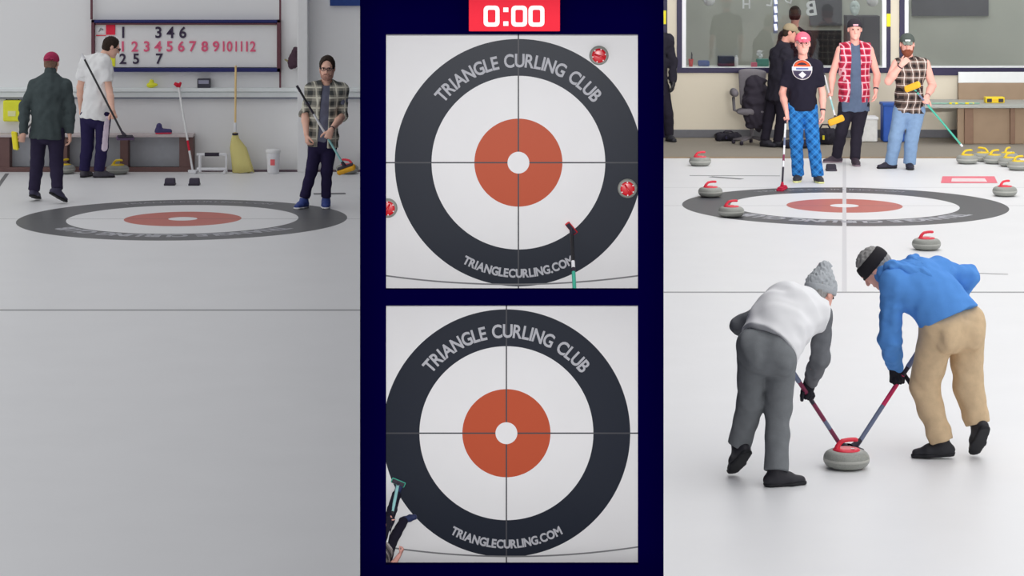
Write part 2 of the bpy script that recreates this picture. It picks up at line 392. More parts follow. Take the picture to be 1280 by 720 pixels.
    # ---- tops
    for gi, g in enumerate(S['tops']):
        m = g.get('m', .008); v = Vol(lo, hi, h)
        torso(v, m, g.get('hip', 1.0), g.get('low', .03)+.16, fat=g.get('fat', 1.0))
        hem = Pc-sp*g.get('low', .03)+um*0; v.cut(hem, -(sp+g.get('hemtilt', 0)))
        if g.get('drape'): v.folds(g['drape'], .11, 11+gi)
        for s_, e, w in (('A', 'eA', 'wA'), ('B', 'eB', 'wB')):
            sl = g.get('sleeve'); s0, e0, w0 = J[s_], J[e], J[w]; r = g.get('r', (.066, .056, .050, .040)); x = v.like()
            if sl == 'none' and s_ in g.get('nocut', ()): continue
            if sl == 'none':
                cutp = s0+unit(s0-(A+B)/2)*.012; od = unit(s0-(A+B)/2); z_, p_ = v.sub(s0-.16, s0+.16); d_ = np.maximum(-((p_-cutp)@od), np.linalg.norm(p_-s0, axis=-1)-.15); v.F[z_] = -smin(-v.F[z_], d_.astype(np.float32), .006); continue
            x.tub(s0, e0, r[0], r[1], k=0)
            if sl == 'short': x.cut(lerp(s0, e0, g.get('sl', .62)), unit(e0-s0), .003)
            elif sl == 'elbow': x.tub(e0, lerp(e0, w0, .2), r[1], r[2], k=.02); x.cut(lerp(e0, w0, g.get('sl', .1)), unit(w0-e0), .003)
            else: x.tub(e0, lerp(e0, w0, .45), r[1], r[2], k=.03); x.tub(lerp(e0, w0, .45), w0, r[2], r[3], k=.02); x.cut(w0, unit(w0-e0), .003)
            x.folds(g.get('sfold', .003), .09, 21+gi); v.merge(x, .03)
        v.folds(g.get('fold', .003), .13, 31+gi)
        if g.get('open'):                         # open front: take away a wedge in front of the chest
            x = v.like(); c0 = lerp(Pc, N_, -.3)+fwd*.2; c1 = N_+sp*.05+fwd*.08; o = g['open']; x.tub(c0, c1, (o, .19), (o*.62, .13), u=um, k=0); v.minus(x, .006)
        if g.get('neck', True):
            x = v.like(); x.tub(N_+sp*.0+fwd*.02, N_+sp*.12+fwd*.05, .062, .075, k=0); v.minus(x, .006)
        c = v.build(g['name'], g['mat'], root, base)
        if g.get('collar'):
            y = Vol(N_-.2, N_+.2, h); nd = unit(hl(0, -.03, -.06)-N_); y.tub(N_-nd*.03, N_+nd*g['collar'], .074, .066, k=0); q = y.like(); q.tub(N_, N_+nd*.3, .056, .056, k=0); y.minus(q, .004); y.cut(N_+nd*g['collar'], nd)
            y.build('collar', g.get('collarmat', g['mat']), c, base)
        if g.get('hood'):
            y = Vol(N_-.3, N_+.3, h); y.tub(N_-fwd*.10+us*.10+sp*.02, N_-fwd*.16-sp*.12, .050, .050, k=0); y.tub(N_-fwd*.10-us*.10+sp*.02, N_-fwd*.16-sp*.12, .050, .050, k=.03); y.tub(N_+us*.09+fwd*.0+sp*.02, N_-us*.09+fwd*.0+sp*.02, .062, .062, k=.04); y.folds(.005, .07, 5)
            y.build('hood', g['mat'], c, base)
    if S.get('gloves'):
        for w, fr, cu, e in (('wA', 'fA', 'cA', 'eA'), ('wB', 'fB', 'cB', 'eB')):
            x = Vol(J[w]-.24, J[w]+.24, .0045); hand(x, J[w], J[fr], S.get(cu, 25), 1.28); x.tub(J[w]+.02*unit(J[e]-J[w]), J[w]+.03*J[fr][0], .036, .034, k=.02)
            x.build('glove', S['gloves'], root, base)
    for wr in S.get('watch', ()):
        m = MB(); d = unit(J['e'+wr]-J['w'+wr]); p = J['w'+wr]+d*.035-base; m.tube([p-d*.010, p+d*.010], .0345, 16); m.build('watch', S.get('watchmat', EYE), root, smooth=True)
    return root
def foot_at(px, py, dirx, diry, pitch=0.0, lift=0.0, d=None):
    """ankle above the ice point (px,py); pitch>0 raises the heel (degrees)"""
    g = G(px, py) if d is None else V((px-640)/F*d, d, 0); p = math.radians(pitch); hd = unit(V(dirx, diry, 0))
    f = hd*math.cos(p)-V(0,0,1)*math.sin(p); u = hd*math.sin(p)+V(0,0,1)*math.cos(p)
    z = max(.091*u[2]+.045*f[2], .091*u[2]-.205*f[2]) + lift
    return g+V(0,0,z), f, u
def pose(d, fa, fb, head, f, u, N, A, B, eA, eB, P_, Q_, kA, kB, wA=None, wB=None, hA=None, hB=None, rightA=True, **kw):
    K = lambda t: P(t[0], t[1], d+(t[2] if len(t) > 2 else 0))
    J = dict(H=K(head), f=V(*f), u=V(*u), N=K(N), A=K(A), B=K(B), eA=K(eA), eB=K(eB), P=K(P_), Q=K(Q_), kA=K(kA), kB=K(kB))
    mid = (J['A']+J['B'])/2; ins = kw.pop('ins', .07); J['A'] = lerp(J['A'], mid, ins); J['B'] = lerp(J['B'], mid, ins)
    J['aA'], J['tA'], J['uA'] = fa; J['aB'], J['tB'], J['uB'] = fb
    for s, w, hd, rt in (('A', wA, hA, rightA), ('B', wB, hB, not rightA)):
        if hd[0] == 'grip': J['w'+s], J['f'+s] = grip(np.asarray(hd[1]), hd[2], hd[3], rt)
        else: J['w'+s] = K(w); J['f'+s] = hand_frame(hd[1], n=hd[2], right=rt)
    J.update(kw); return J
LL, LR = .50, .98                                     # rough light level of the two halls, used to read albedo off the photo
def ice(name, cx, cy, r0, hog=None, back=None, vert=False, lw=.012, base=(.86,.86,.87), rough=.42, ring=(.085,.087,.098), spec=.28, red=(.56,.15,.12), faint=None):  # hall ring and button defaults lightened to carry the ice's low-angle reflection
    n = N(name); x, y, z = n.xyz(); v = z if vert else y
    dx = n.ma('SUBTRACT', x, cx); dy = n.ma('SUBTRACT', v, cy)
    d = n.ma('DIVIDE', n.ma('SQRT', n.ma('ADD', n.ma('MULTIPLY', dx, dx), n.ma('MULTIPLY', dy, dy))), r0)
    lt = lambda k: n.ma('LESS_THAN', d, k)
    nb = n.noise(1.7 if not vert else 5); c = n.mix(nb, tuple(q*.97 for q in base), tuple(min(1, q*1.03) for q in base))
    white = c
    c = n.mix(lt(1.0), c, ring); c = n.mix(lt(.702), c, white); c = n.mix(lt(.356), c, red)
    line = n.ma('LESS_THAN', n.ma('ABSOLUTE', dy), lw*.5)
    c = n.mix(line, c, (.07,.07,.08))
    c = n.mix(n.ma('LESS_THAN', n.ma('ABSOLUTE', dx), lw*.5), c, (.07,.07,.08)) if vert else c
    if faint: c = n.mix(n.ma('MULTIPLY', n.ma('GREATER_THAN', v, hog), n.ma('LESS_THAN', n.ma('ABSOLUTE', n.ma('SUBTRACT', x, n.ma('MULTIPLY', v, cx/cy))), .022)), c, faint)
    c = n.mix(lt(.088), c, white)
    for h_, w_ in ((hog, .07), (back, .012)):
        if h_ is not None: c = n.mix(n.ma('LESS_THAN', n.ma('ABSOLUTE', n.ma('SUBTRACT', v, h_)), w_*.5), c, (.30,.30,.31))
    n.bump(n.noise(90, 2), .015, .004)
    return n.done(c, rough, spec)
SG = lambda name, mb, m, **k: tag(mb.build(name, m, **k), kind='structure')
HL = V((228.5-640)/F*28.85, 28.85, 0); RL = 1.785
HR = V((1055.5-640)/F*30.05, 30.05, 0); RR = 1.835
WL, WR = 33.9, 38.3
navy = mat('navy_paint', (.0007,.0,.024), .9, .0, .02)
# ice sheets
m = MB(); m.box((-9, 4, -.06), (0, WL-.25, 0)); fl = SG('floor', m, ice('ice_left', HL[0], HL[1], RL, ring=(.125,.127,.135), hog=F*H/(387.6-Y0)))  # left ring lighter still, reflection put into its colour
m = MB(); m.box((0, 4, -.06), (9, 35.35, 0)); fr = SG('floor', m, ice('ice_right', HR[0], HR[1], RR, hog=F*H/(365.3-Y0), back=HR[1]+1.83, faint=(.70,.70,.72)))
letter = mat('ring_lettering_white', (.46,.46,.50), .5, .2, .05)
for hc, r, o in ((HL, RL, fl), (HR, RR, fr)):
    a = arc_text('TRIANGLE CURLING CLUB', r*.79, r*.155, 2.0, -PI/2, True, offset=.014); b = arc_text('TRIANGLECURLING.COM', r*.88, r*.085, 1.15, PI/2, True)
    for q in (a, b):
        q.v = [V(hc[0]+p[0], hc[1]+p[1], .0012) for p in q.v]; q.build('ring_lettering', letter, o)
carpet = mat('carpet_brown_grey', C(132,126,116,LR*.74), .95, .05, .15, 60)
m = MB(); m.box((.5, 35.43, -.06), (9, 44, -.004)); SG('floor_carpet', m, carpet)
m = MB(); m.box((.5, 35.33, -.06), (9, 35.44, .012)); SG('trim_1', m, mat('ice_edge_wood', C(150,130,105,LR), .7), bevel=.004)
m = MB(); m.box((-9, WL-.27, -.06), (-.5, WL+.1, -.004)); SG('floor_ledge', m, mat('ledge_dark', C(60,55,60,LL), .9))
# side line on the ice at far left, and the grey dash behind the right man
grey = mat('ice_line_grey', (.2,.2,.21), .6)
def strip(pts, w, name, parent):
    mb = MB(); pts = [np.asarray(p) for p in pts]; vs = []; fs = []
    for i, p in enumerate(pts):
        t = unit(pts[min(i+1, len(pts)-1)]-pts[max(0, i-1)]); s = V(-t[1], t[0], 0)*w/2; vs += [p+s+V(0,0,.0016), p-s+V(0,0,.0016)]
    for i in range(len(pts)-1): fs.append((2*i, 2*i+1, 2*i+3, 2*i+2))
    return mb.add(vs, fs).build(name, grey, parent)
strip([G(-6, 238), G(9, 217)], .05, 'side_line', fl); strip([G(392, 242.5), G(432, 242)], .16, 'ice_mark', fl)
strip([G(862, 219.5), G(975, 220)], .05, 'ice_mark', fr); strip([G(888, 221), G(928, 224)], .10, 'ice_mark', fr); strip([G(1205, 341), G(1260, 343)], .03, 'ice_mark', fr)

# ---- left hall: back wall
wl_up = mat('wall_grey_white', C(186,187,190,LL*.80), .8, .1, .025, .8); wl_lo = mat('wall_cream_white', C(214,212,208,LL*.80), .8, .1, .03, .9)
m = MB(); m.box((-9, WL, 0), (-.56, WL+.2, 4.4)); SG('wall_left', m, wl_up)
zq = lambda py, d=WL-.05: H-(py-Y0)/F*d
xq = lambda px, d=WL-.05: (px-640)/F*d
m = MB(); m.box((-9, WL-.03, 0), (-.56, WL, zq(121))); SG('trim_2', m, wl_lo)
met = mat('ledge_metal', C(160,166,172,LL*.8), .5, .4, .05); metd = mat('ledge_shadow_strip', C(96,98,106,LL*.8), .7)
m = MB(); m.box((-9, WL-.16, zq(114)), (-.56, WL, zq(109.5))); m.box((-9, WL-.12, zq(121)), (-.56, WL, zq(114.5))); SG('trim_3', m, met, bevel=.006)
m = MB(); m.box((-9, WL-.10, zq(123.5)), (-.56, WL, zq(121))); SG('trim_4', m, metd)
m = MB(); m.box((xq(372,33.65), 33.60, 0), (xq(385,33.65), 33.86, 4.4)); SG('trim_5', m, mat('column_white', C(205,206,208,LL*.8), .6, .2, .03), bevel=.01)
m = MB(); m.box((xq(240,33.65), 33.63, -.01), (-.56, 33.75, zq(213,33.65))); SG('baseboard_left', m, mat('bumper_dark', C(58,46,52,LL*.7), .7), bevel=.006)
m = MB(); m.box((xq(412,33.8), 33.85, zq(7.5,33.8)), (xq(462,33.8), 33.90, 2.7)); ban = m.build('banner', mat('banner_blue', C(30,48,95,LL*.8), .8), bevel=.005)
tag(ban, 'dark blue banner high on the wall above the man in grey plaid', 'banner')

# ---- divider between the halls, with two lit recesses in its front
D0, D1 = 10.0, 10.52
X = lambda px, d=D0: (px-640)/F*d
Z = lambda py, d=D0: H-(py-Y0)/F*d
dv = empty('wall_divider', (0, D0, 0)); dv['kind'] = 'structure'
bld = lambda name, mb, mm, **k: mb.build(name, mm, dv, loc=(0,-D0,0), **k)
zt = 5.6
m = MB()
x0, x1 = X(450), X(829.5); T = .035
for a, b, c, d in ((x0, X(482), 0, zt), (X(798), x1, 0, zt), (X(482), X(798), 0, Z(706)), (X(482), X(798), Z(382), Z(362)), (X(482), X(798), Z(43), zt)):
    m.box((a, D0, c), (b, D0+T, d))
bld('front_panel', m, navy)
m = MB(); m.box((x0, D0+T, 0), (x0+.02, D1+.08, zt)); m.box((x1-.02, D0+T, 0), (x1, D1+.08, zt)); m.box((x0, D1+.05, 0), (x1, D1+.08, zt))

for zf, zb in ((Z(372), Z(372, D1)), (Z(722), Z(722, D1)), (Z(33), Z(33, D1))):
    m.add([V(x0+.02, D0+T, zf+.004), V(x1-.02, D0+T, zf+.004), V(x1-.02, D1, zb+.004), V(x0+.02, D1, zb+.004), V(x0+.02, D0+T, zf-.004), V(x1-.02, D0+T, zf-.004), V(x1-.02, D1, zb-.004), V(x0+.02, D1, zb-.004)], [(0,1,2,3), (7,6,5,4), (0,4,5,1), (1,5,6,2), (2,6,7,3), (3,7,4,0)])
bld('cabinet', m, navy)
m = MB(); lin_ = mat('bounce_white', (.85,.85,.85), .8, .1, .02)
m.box((x0+.021, D0+T+.001, .05), (x0+.027, D1, zt-.1)); m.box((x1-.027, D0+T+.001, .05), (x1-.021, D1, zt-.1))
for a, b, c, d in ((x0+.03, X(480), .05, zt-.1), (X(800), x1-.03, .05, zt-.1)): m.box((a, D0+T+.001, c), (b, D0+T+.006, d))
bld('bounce_liner', m, lin_)  # hidden white reflector added to bounce light onto the ice boards
m = MB(); m.box((-.56, D1+.08, 0), (-.54, 39, zt)); m.box((.54, D1+.08, 0), (.56, 44, zt)); bld('light_baffle', m, navy)  # unseen walls added to keep the light of the two halls apart
boards = {}
for nm, cpx, cpy, r, pa, pb, bl in (('upper', 648, 203.3, 154.6, 31, 369, (344.5, 355.5)), ('lower', 633, 541.5, 154.8, 375, 719, (683.5, 695.5))):
    c = V(X(cpx, D1), D1, Z(cpy, D1)); rr = r/F*D1
    m = MB(); m.box((x0+.022, D1, Z(pb, D1)), (x1-.022, D1+.045, Z(pa, D1)))
    b = bld('ice_board', m, ice('ice_board_'+nm, c[0], c[2], rr, vert=True, lw=.0055, base=(.80,.79,.80), rough=.35, ring=(.018,.022,.034), spec=.12, red=(.50,.085,.036)))
    for s, q in (('TRIANGLE CURLING CLUB', (rr*.825, rr*.150, 1.80, PI/2+.0, True)), ('TRIANGLECURLING.COM', (rr*.895, rr*.094, 1.03, -PI/2, False))):
        t = arc_text(*((s,)+q), offset=.0018); t.v = [V(c[0]+p[0], D1-.0012, c[2]+p[1]) for p in t.v]; t.build('ring_lettering', letter, b)
    mb = MB(); vs = []; fs = []; xs = np.linspace(-.53, .53, 25)
    for i, x in enumerate(xs):
        px = 640+x*F/D1; py = bl[1]-(bl[1]-bl[0])*((px-640)/158.)**2; zz = Z(py, D1)
        vs += [V(x, D1-.001, zz-.003), V(x, D1-.001, zz+.003)]
    fs = [(2*i, 2*i+2, 2*i+3, 2*i+1) for i in range(24)]
    mb.add(vs, fs).build('back_line', grey, b); boards[nm] = (c, rr/1.83)
# clock
ck = empty('clock', (X(643), D0-.04, Z(38.5)), 'red clock plate with white digits 0:00 on the navy divider', 'clock')
cx, cz = X(643), Z(38.5)
m = MB(); m.box((X(586,9.97)-cx, 0, 0), (X(700,9.97)-cx, .04, Z(-6,9.97)-cz)); m.build('plate', mat('clock_red', C(238,42,62,1.15), .6, .1, .02), ck, bevel=.003)
whites = mat('digit_white', (.92,.92,.92), .6, .1, .01)
for ch, px in (('0', 614.5), (':', 632.3), ('0', 649), ('0', 670.5)):
    m = MB(); zz = Z(20, 9.97)-cz; sx = .0065*1.0
    if ch == ':':
        for q in (-.028, .024): m = MB(); m.box((-.0095, -.004, q-.0085), (.0095, 0, q+.0085)); m.build('colon_dot', whites, ck, loc=(X(px, 9.97)-cx, 0, zz))
        continue
    else:
        w, h_, t, r = .0300, .0395, .0155, .016
        def rr_(w, h_, r):
            pts = []
            for (sx_, sz_, a0) in ((1,1,0), (-1,1,90), (-1,-1,180), (1,-1,270)):
                for k in range(5):
                    a = math.radians(a0+k*22.5); pts.append((sx_*(w-r)+r*math.cos(a), sz_*(h_-r)+r*math.sin(a)))
            return pts
        o_, i_ = rr_(w, h_, r), rr_(w-t, h_-t, .006); n_ = len(o_); vs = [V(a, -.004, b) for a, b in o_]+[V(a, -.004, b) for a, b in i_]+[V(a, 0, b) for a, b in o_]+[V(a, 0, b) for a, b in i_]; fs = []
        for k in range(n_):
            j = (k+1) % n_; fs += [(k, j, n_+j, n_+k), (2*n_+k, 3*n_+k, 3*n_+j, 2*n_+j), (k, 2*n_+k, 2*n_+j, j), (n_+k, n_+j, 3*n_+j, 3*n_+k)]
        m.add(vs, fs)
    m.build('digit' if ch != ':' else 'colon', whites, ck, loc=(X(px, 9.97)-cx, 0, zz))

# ---- right hall: back wall with two windows
cream = mat('wall_cream', C(205,196,178,LR*.85), .85, .1, .03, .8)
zr = lambda py, d=WR: H-(py-Y0)/F*d
xr = lambda px, d=WR: (px-640)/F*d
m = MB()
m.box((.56, WR, 0), (9, WR+.14, zr(91)))
m.box((xr(834), WR, zr(91)), (xr(847), WR+.14, 3.6)); m.box((xr(1113), WR, zr(91)), (xr(1124), WR+.14, 3.6)); m.box((.56, WR, 2.6), (9, WR+.14, 3.6))
SG('wall_right', m, cream)
m = MB(); m.box((.56, WR-.025, 0), (9, WR, zr(162))); SG('baseboard_right', m, mat('baseboard_grey', C(98,98,102,LR*.8), .7), bevel=.004)
nf = mat('frame_navy', C(38,32,62,LR*.8), .5, .3, .05); wf = mat('frame_white', C(222,222,224,LR*.85), .5, .3, .02)
yel = mat('tape_yellow', C(222,205,45,LR*.8), .6)
def glassmat():
    n = N('window_glass'); n.p.inputs['Transmission Weight'].default_value = 1.0; n.p.inputs['IOR'].default_value = 1.45
    return n.done((.86,.89,.88), .02, .5)
glass = glassmat()
for i, (a, b, wa, wb) in enumerate(((846, 1113, 6.5, 5), (1124, 1330, 6.5, 6))):
    w = empty('window_%d' % (i+1), (xr(a), WR, zr(91))); w['kind'] = 'structure'; o = V(xr(a), WR, zr(91)); bb = lambda lo, hi: (V(*lo)-o, V(*hi)-o)
    m = MB(); m.box(*bb((xr(a), WR-.03, zr(91)), (xr(b), WR+.02, zr(84.5)))); m.box(*bb((xr(a), WR-.03, zr(84.5)), (xr(a+wa), WR+.02, 2.6))); m.box(*bb((xr(b-wb), WR-.03, zr(84.5)), (xr(b), WR+.02, 2.6)))
    if i == 1: m.box(*bb((xr(a), WR-.035, zr(94)), (xr(1199), WR-.03, zr(88))))
    m.build('window_frame', nf, w, bevel=.004)
    m = MB(); m.box(*bb((xr(a+wa), WR-.01, zr(84.5)), (xr(a+wa+5), WR+.04, 2.6))); m.box(*bb((xr(b-wb-5.5), WR-.01, zr(84.5)), (xr(b-wb), WR+.04, 2.6))); m.box(*bb((xr(a+wa), WR-.012, zr(85.5)), (xr(b-wb), WR+.05, zr(83 if i else 84))))
    m.build('inner_frame', wf, w, bevel=.003)
    m = MB(); m.box(*bb((xr(a+wa+4), WR+.012, zr(85)), (xr(b-wb-4), WR+.020, 2.6))); m.build('window_pane', glass, w)
    m = MB(); m.box(*bb((xr(1108 if not i else 1310), WR-.036, zr(33)), (xr(1112.8 if not i else 1314), WR-.03, zr(17)))); m.build('yellow_tape', yel, w)
d1 = empty('door_1', (xr(815), WR, 0)); d1['kind'] = 'structure'
m = MB(); m.box((-.3, -.03, 0), (xr(834)-xr(815), .05, 2.8)); m.build('door_frame', nf, d1); m = MB(); m.box((xr(828)-xr(815), -.036, zr(30)), (xr(832.5)-xr(815), -.03, zr(13))); m.build('yellow_tape', yel, d1)
m = MB(); m.box((.56, 42.4, 0), (9, 42.6, 3.4)); SG('wall_back', m, mat('room_wall', C(134,136,129,.46), .9, .05, .14, 1.6))
m = MB(); m.box((.56, WR+.16, .90), (9, WR+.62, 1.0)); SG('window_counter', m, mat('counter_white', C(215,214,210,.8), .6), bevel=.006)
# ---------------------------------------------------------------- props
L_, R_ = LL, LR
red_h = mat('handle_red', C(232,52,74,.95), .35, .5, .05); yel_h = mat('handle_yellow', C(232,200,40,.95), .35, .5, .05)
dred_h = mat('handle_deep_red', C(205,16,34,.9), .3, .5, .05)
def granite():
    n = N('granite'); a = n.noise(160, 4); x, y, z = n.xyz()
    c = n.mix(a, (.20,.205,.185), (.44,.45,.41)); n.bump(a, .05); return n.done(c, .35, .4)
gran = granite(); gband = mat('granite_rough_band', (.50,.50,.46), .8, .2, .1, 120)
def make_stone(hm, sticker=True):
    root = empty('curling_stone', (0,0,0))
    pr = [(.002, 0), (.060, .001), (.078, .004), (.112, .010), (.130, .022), (.1395, .038), (.1425, .050), (.1425, .066), (.1395, .080), (.130, .095), (.114, .106), (.090, .112), (.060, .114), (.002, .115)]
    MB().lathe(pr, 40).build('granite_body', gran, root, smooth=True)
    MB().lathe([(.139, .049), (.1430, .0505), (.1434, .058), (.1430, .0655), (.139, .067)], 40).build('striking_band', gband, root, smooth=True)
    kk = 1.0 if sticker else 1.24; cap = MB().lathe([(.002, .111), (.083*kk, .1085-.006*(kk > 1)), (.086*kk, .112), (.082*kk, .119), (.060*kk, .124), (.030, .127), (.002, .1275)], 32).build('handle_base', hm, root, smooth=True)
    g = MB(); pts = []
    for t in np.linspace(0, 1, 9): pts.append(V(-.060+.034*t*t, 0, .116+.052*t))
    for t in np.linspace(.15, 1, 8): pts.append(V(-.026+.098*t, 0, .168+.008*math.sin(t*PI*.8)))
    g.tube(pts, [.019-.005*min(1, i/6.) for i in range(9)]+[.0135]*7+[.009], 12); g.build('handle_grip', hm, cap, smooth=True)
    if sticker: MB().lathe([(.0005, .1283), (.013, .1284), (.013, .1290), (.0005, .1291)], 14, (.032, -.034, -.0018)).build('sticker', wf, cap)
    return root
def copy_tree(o, parent=None):
    c = o.copy(); COL.objects.link(c)
    if parent: c.parent = parent
    for ch in list(o.children): copy_tree(ch, c)
    return c
def make_hex_stone():
    r = make_stone(dred_h, False); cap = [c for c in r.children if c.name.startswith('handle_base')][0]
    for k in range(6):
        a = k*PI/3+.5; MB().lathe([(.0005, .117), (.010, .118), (.010, .122), (.0005, .123)], 10, (.094*math.cos(a), .094*math.sin(a), .001)).build('bolt_cap', wf, cap)
    return r
protos = {}
def stone(kind, label, loc, rz, group, rot=None, k=1.0):
    if kind not in protos: protos[kind] = o = make_hex_stone() if kind == 'top' else make_stone(red_h if kind == 'red' else yel_h)
    else: o = copy_tree(protos[kind])
    o.location = loc; o.rotation_euler = rot or (0, 0, rz); o.scale = (k,)*3; return tag(o, label, 'curling stone', group)
gR = 'curling stones on the ice'
stone('red', 'red-handled curling stone right in front of the two sweepers', G(1058, 585), .1, gR)
stone('red', 'red-handled curling stone beyond the bent man in the blue hoodie', G(1158, 312), .15, gR)
stone('red', 'red-handled curling stone on the near left edge of the right house', G(914, 271), .15, gR)
stone('red', 'red-handled curling stone on the left of the grey ring in the right house', G(888, 246), .2, gR)
stone('red', 'red-handled curling stone beside the carpet, behind the right house', G(875, 207), .1, gR)
stone('red', 'red-handled curling stone at the right edge of the right house', G(1256, 245), .5, gR)
gY = 'yellow-handled stones beside the carpet'
for lb, px, py, rz in (('front left of the yellow-handled stones parked beside the carpet', 1209, 204.5, .2), ('yellow-handled stone at the very back of the parked group', 1229, 201.5, 2.6),
                       ('yellow-handled stone in the middle of the parked group', 1243, 204.5, .4), ('yellow-handled stone half hidden behind the middle of the parked group', 1259.5, 201.6, .9),
                       ('yellow-handled stone second from the right in the parked group', 1262, 208.0, .3), ('nearest yellow-handled stone of the parked group, at the right picture edge', 1273, 212.5, .4)):
    stone('yellow', lb, G(px, py), rz, gY)
stone('yellow', 'yellow-handled curling stone by the bench next to the man in the white T-shirt', G(147, 217.5), -.4, 'stones by the bench'); stone('yellow', 'yellow-handled curling stone behind the legs of the man in the dark jacket', G(80, 217), .8, 'stones by the bench')
stone('red', 'red-handled curling stone by the wall behind the man in grey plaid', G(434, 217), 2.8, 'stones by the bench')
def on_board(nm, px, py): return V(X(px, D1), D1, Z(py, D1))
for lb, px, py, rz in (('red-topped stone at the top right of the upper overhead board', 748.5, 69, .3), ('red-topped stone on the right of the dark ring, upper overhead board', 784, 235, 1.0), ('red-topped stone cut by the left edge of the upper overhead board', 485, 259.5, 2.0)):
    stone('top', lb, on_board('upper', px, py), 0, 'stones on the overhead board', rot=(PI/2, rz, 0), k=boards['upper'][1])

# brooms
blk = mat('shaft_black', (.02,.02,.024), .4, .5); wht = mat('shaft_white', C(215,215,218,.8), .4, .4); teal = mat('shaft_teal', C(70,175,150,.9), .4, .4); pink = mat('shaft_pink', C(215,45,100,.95), .4, .4)
bgrey = mat('shaft_blue_grey', C(112,122,150,.95), .4, .4); wine = mat('shaft_wine', C(125,40,75,.9), .4, .4); orange = mat('pad_orange', C(235,170,55,.85), .8, .1); redp = mat('pad_red', C(205,45,65,.8), .8, .1)
plumb = mat('head_dark', (.035,.028,.045), .5); lteal = mat('shaft_light_teal', C(150,205,205,.9), .4, .4)
def broom(label, head, end, segs, padm, long_dir, headm=None, r=.0125, up=None, sc=1.0, parent_rot=None, group='curling brooms'):
    head, end = np.asarray(head, float), np.asarray(end, float); root = parent_rot or empty('curling_broom', head)
    tag(root, label, 'broom', group); d = unit(end-head); L = np.linalg.norm(end-head); org = head if not parent_rot else V(0,0,0); h0 = head-org
    for t0, t1, mm in segs:
        m = MB(); m.tube([h0+d*L*t0, h0+d*L*t1], r*(1.0 if t1 < .99 else 1.15), 12); auto_smooth(m.build('shaft', mm, root))
    u = unit(up if up is not None else d); l = unit(np.asarray(long_dir)-u*np.dot(long_dir, u)); w = np.cross(u, l); Rm = np.stack([l, w, u], 1)
    m = MB(); m.box((-.095, -.032, .018), (.095, .032, .036), Rm, h0); hd = m.build('brush_head', headm or plumb, root, bevel=.012)
    fo = padm is orange; m = MB(); m.box((-.108, -.040-.004*fo, -.012-.028*fo), (.108, .040+.004*fo, .020), Rm, h0); m.build('brush_pad', padm, hd, bevel=.014+.012*fo, seg=4)
    m = MB(); m.tube([h0+u*.03, h0+d*.09], [.024, .016], 10); auto_smooth(m.build('swivel', headm or plumb, hd)); return root

# ---- left hall things
# scoreboard
sb = empty('scoreboard', P(232, 57, WL-.10), 'navy-framed white scoreboard with black and red numerals on the wall', 'scoreboard'); so = P(232, 57, WL-.10); SD = WL-.10
sp_ = lambda px, py, d=SD: P(px, py, d)-so
m = MB(); m.box(sp_(119, 84, SD+.05), sp_(347, 31, SD+.09)); m.build('panel', mat('board_white', C(206,207,210,L_*.8), .6, .1, .02), sb)
nv = mat('board_navy', C(30,32,78,L_*1.0), .5, .3); brn = mat('board_brown', C(70,42,48,L_*.75), .6)
m = MB(); m.box(sp_(114, 28.5), sp_(351.5, 24.5, SD+.1)); m.box(sp_(119, 90), sp_(351.5, 84.5, SD+.1)); m.build('frame', nv, sb, bevel=.004)
m = MB(); m.box(sp_(114, 90), sp_(119.5, 24.5, SD+.1)); m.box(sp_(346, 90), sp_(351.5, 24.5, SD+.1)); m.box(sp_(119.5, 31, SD+.005), sp_(346, 28.5, SD+.1)); m.build('frame', brn, sb, bevel=.004)
m = MB(); m.box(sp_(119.5, 32, SD+.045), sp_(346, 31, SD+.06)); m.build('yellow_line', mat('line_yellow', C(228,215,150,L_*.8), .6), sb)
m = MB(); m.box(sp_(113, 24.5, SD+.02), sp_(116, -60, SD+.05)); m.build('post', brn, sb); m = MB(); m.box(sp_(349, 118, SD+.02), sp_(351.5, -60, SD+.05)); m.build('post', brn, sb)
m = MB(); m.box(sp_(132.5, 43.5, SD+.035), sp_(144, 31, SD+.05)); m.build('red_square', mat('card_red', C(226,28,48,L_*.8), .6), sb)
m = MB(); m.box(sp_(120, 44.8, SD+.04), sp_(132.5, 43.8, SD+.05)); m.build('red_line', mat('card_red', C(226,28,48,L_*.8), .6), sb)
m = MB(); m.box(sp_(135, 83, SD+.035), sp_(144, 68, SD+.05)); m.build('yellow_square', mat('card_yellow', C(240,215,40,L_*.8), .6), sb)
m = MB(); m.box(sp_(121.5, 42, SD+.04), sp_(131, 33, SD+.05)); cd = m.build('emblem_card', mat('card_white', C(222,222,222,L_*.8), .6), sb)
m = MB()
for a, b in (((123.5, 40), (126, 35)), ((126, 35), (129, 38)), ((124.5, 38.5), (129, 36))): m.tube([sp_(*a, SD+.038), sp_(*b, SD+.038)], .006, 6)
m.build('emblem', mat('emblem_grey', C(100,100,100,L_*.8), .6), cd)
bk = mat('numeral_black', C(40,32,48,L_*.75), .6); rd = mat('numeral_red', C(222,68,92,L_*.8), .6)
def numeral(s, px, py, hpx, m_, wpx=None):
    size = hpx/F*SD/.70; v, f, w = glyphs(s, size, .020*size, .004); k = (wpx/F*SD/w) if wpx else 1
    mobj('numeral', [V(p[0]*k, -p[2], p[1]) for p in v], f, m_, sb, sp_(px, py, SD+.042))
for s, px in (('1', 154), ('3', 198), ('4', 213), ('6', 228.5)): numeral(s, px, 40.5, 13.5, bk)
for s, px in zip('1 2 3 4 5 6 7 8 9'.split(), (153.5, 168.5, 183.3, 197.5, 212, 226.5, 241, 255.8, 270)): numeral(s, px, 58, 12.5, rd)
for s, px in (('10', 284.5), ('11', 298.5), ('12', 313.5)): numeral(s, px, 58, 12.5, rd, 12 if s != '11' else 8.5)
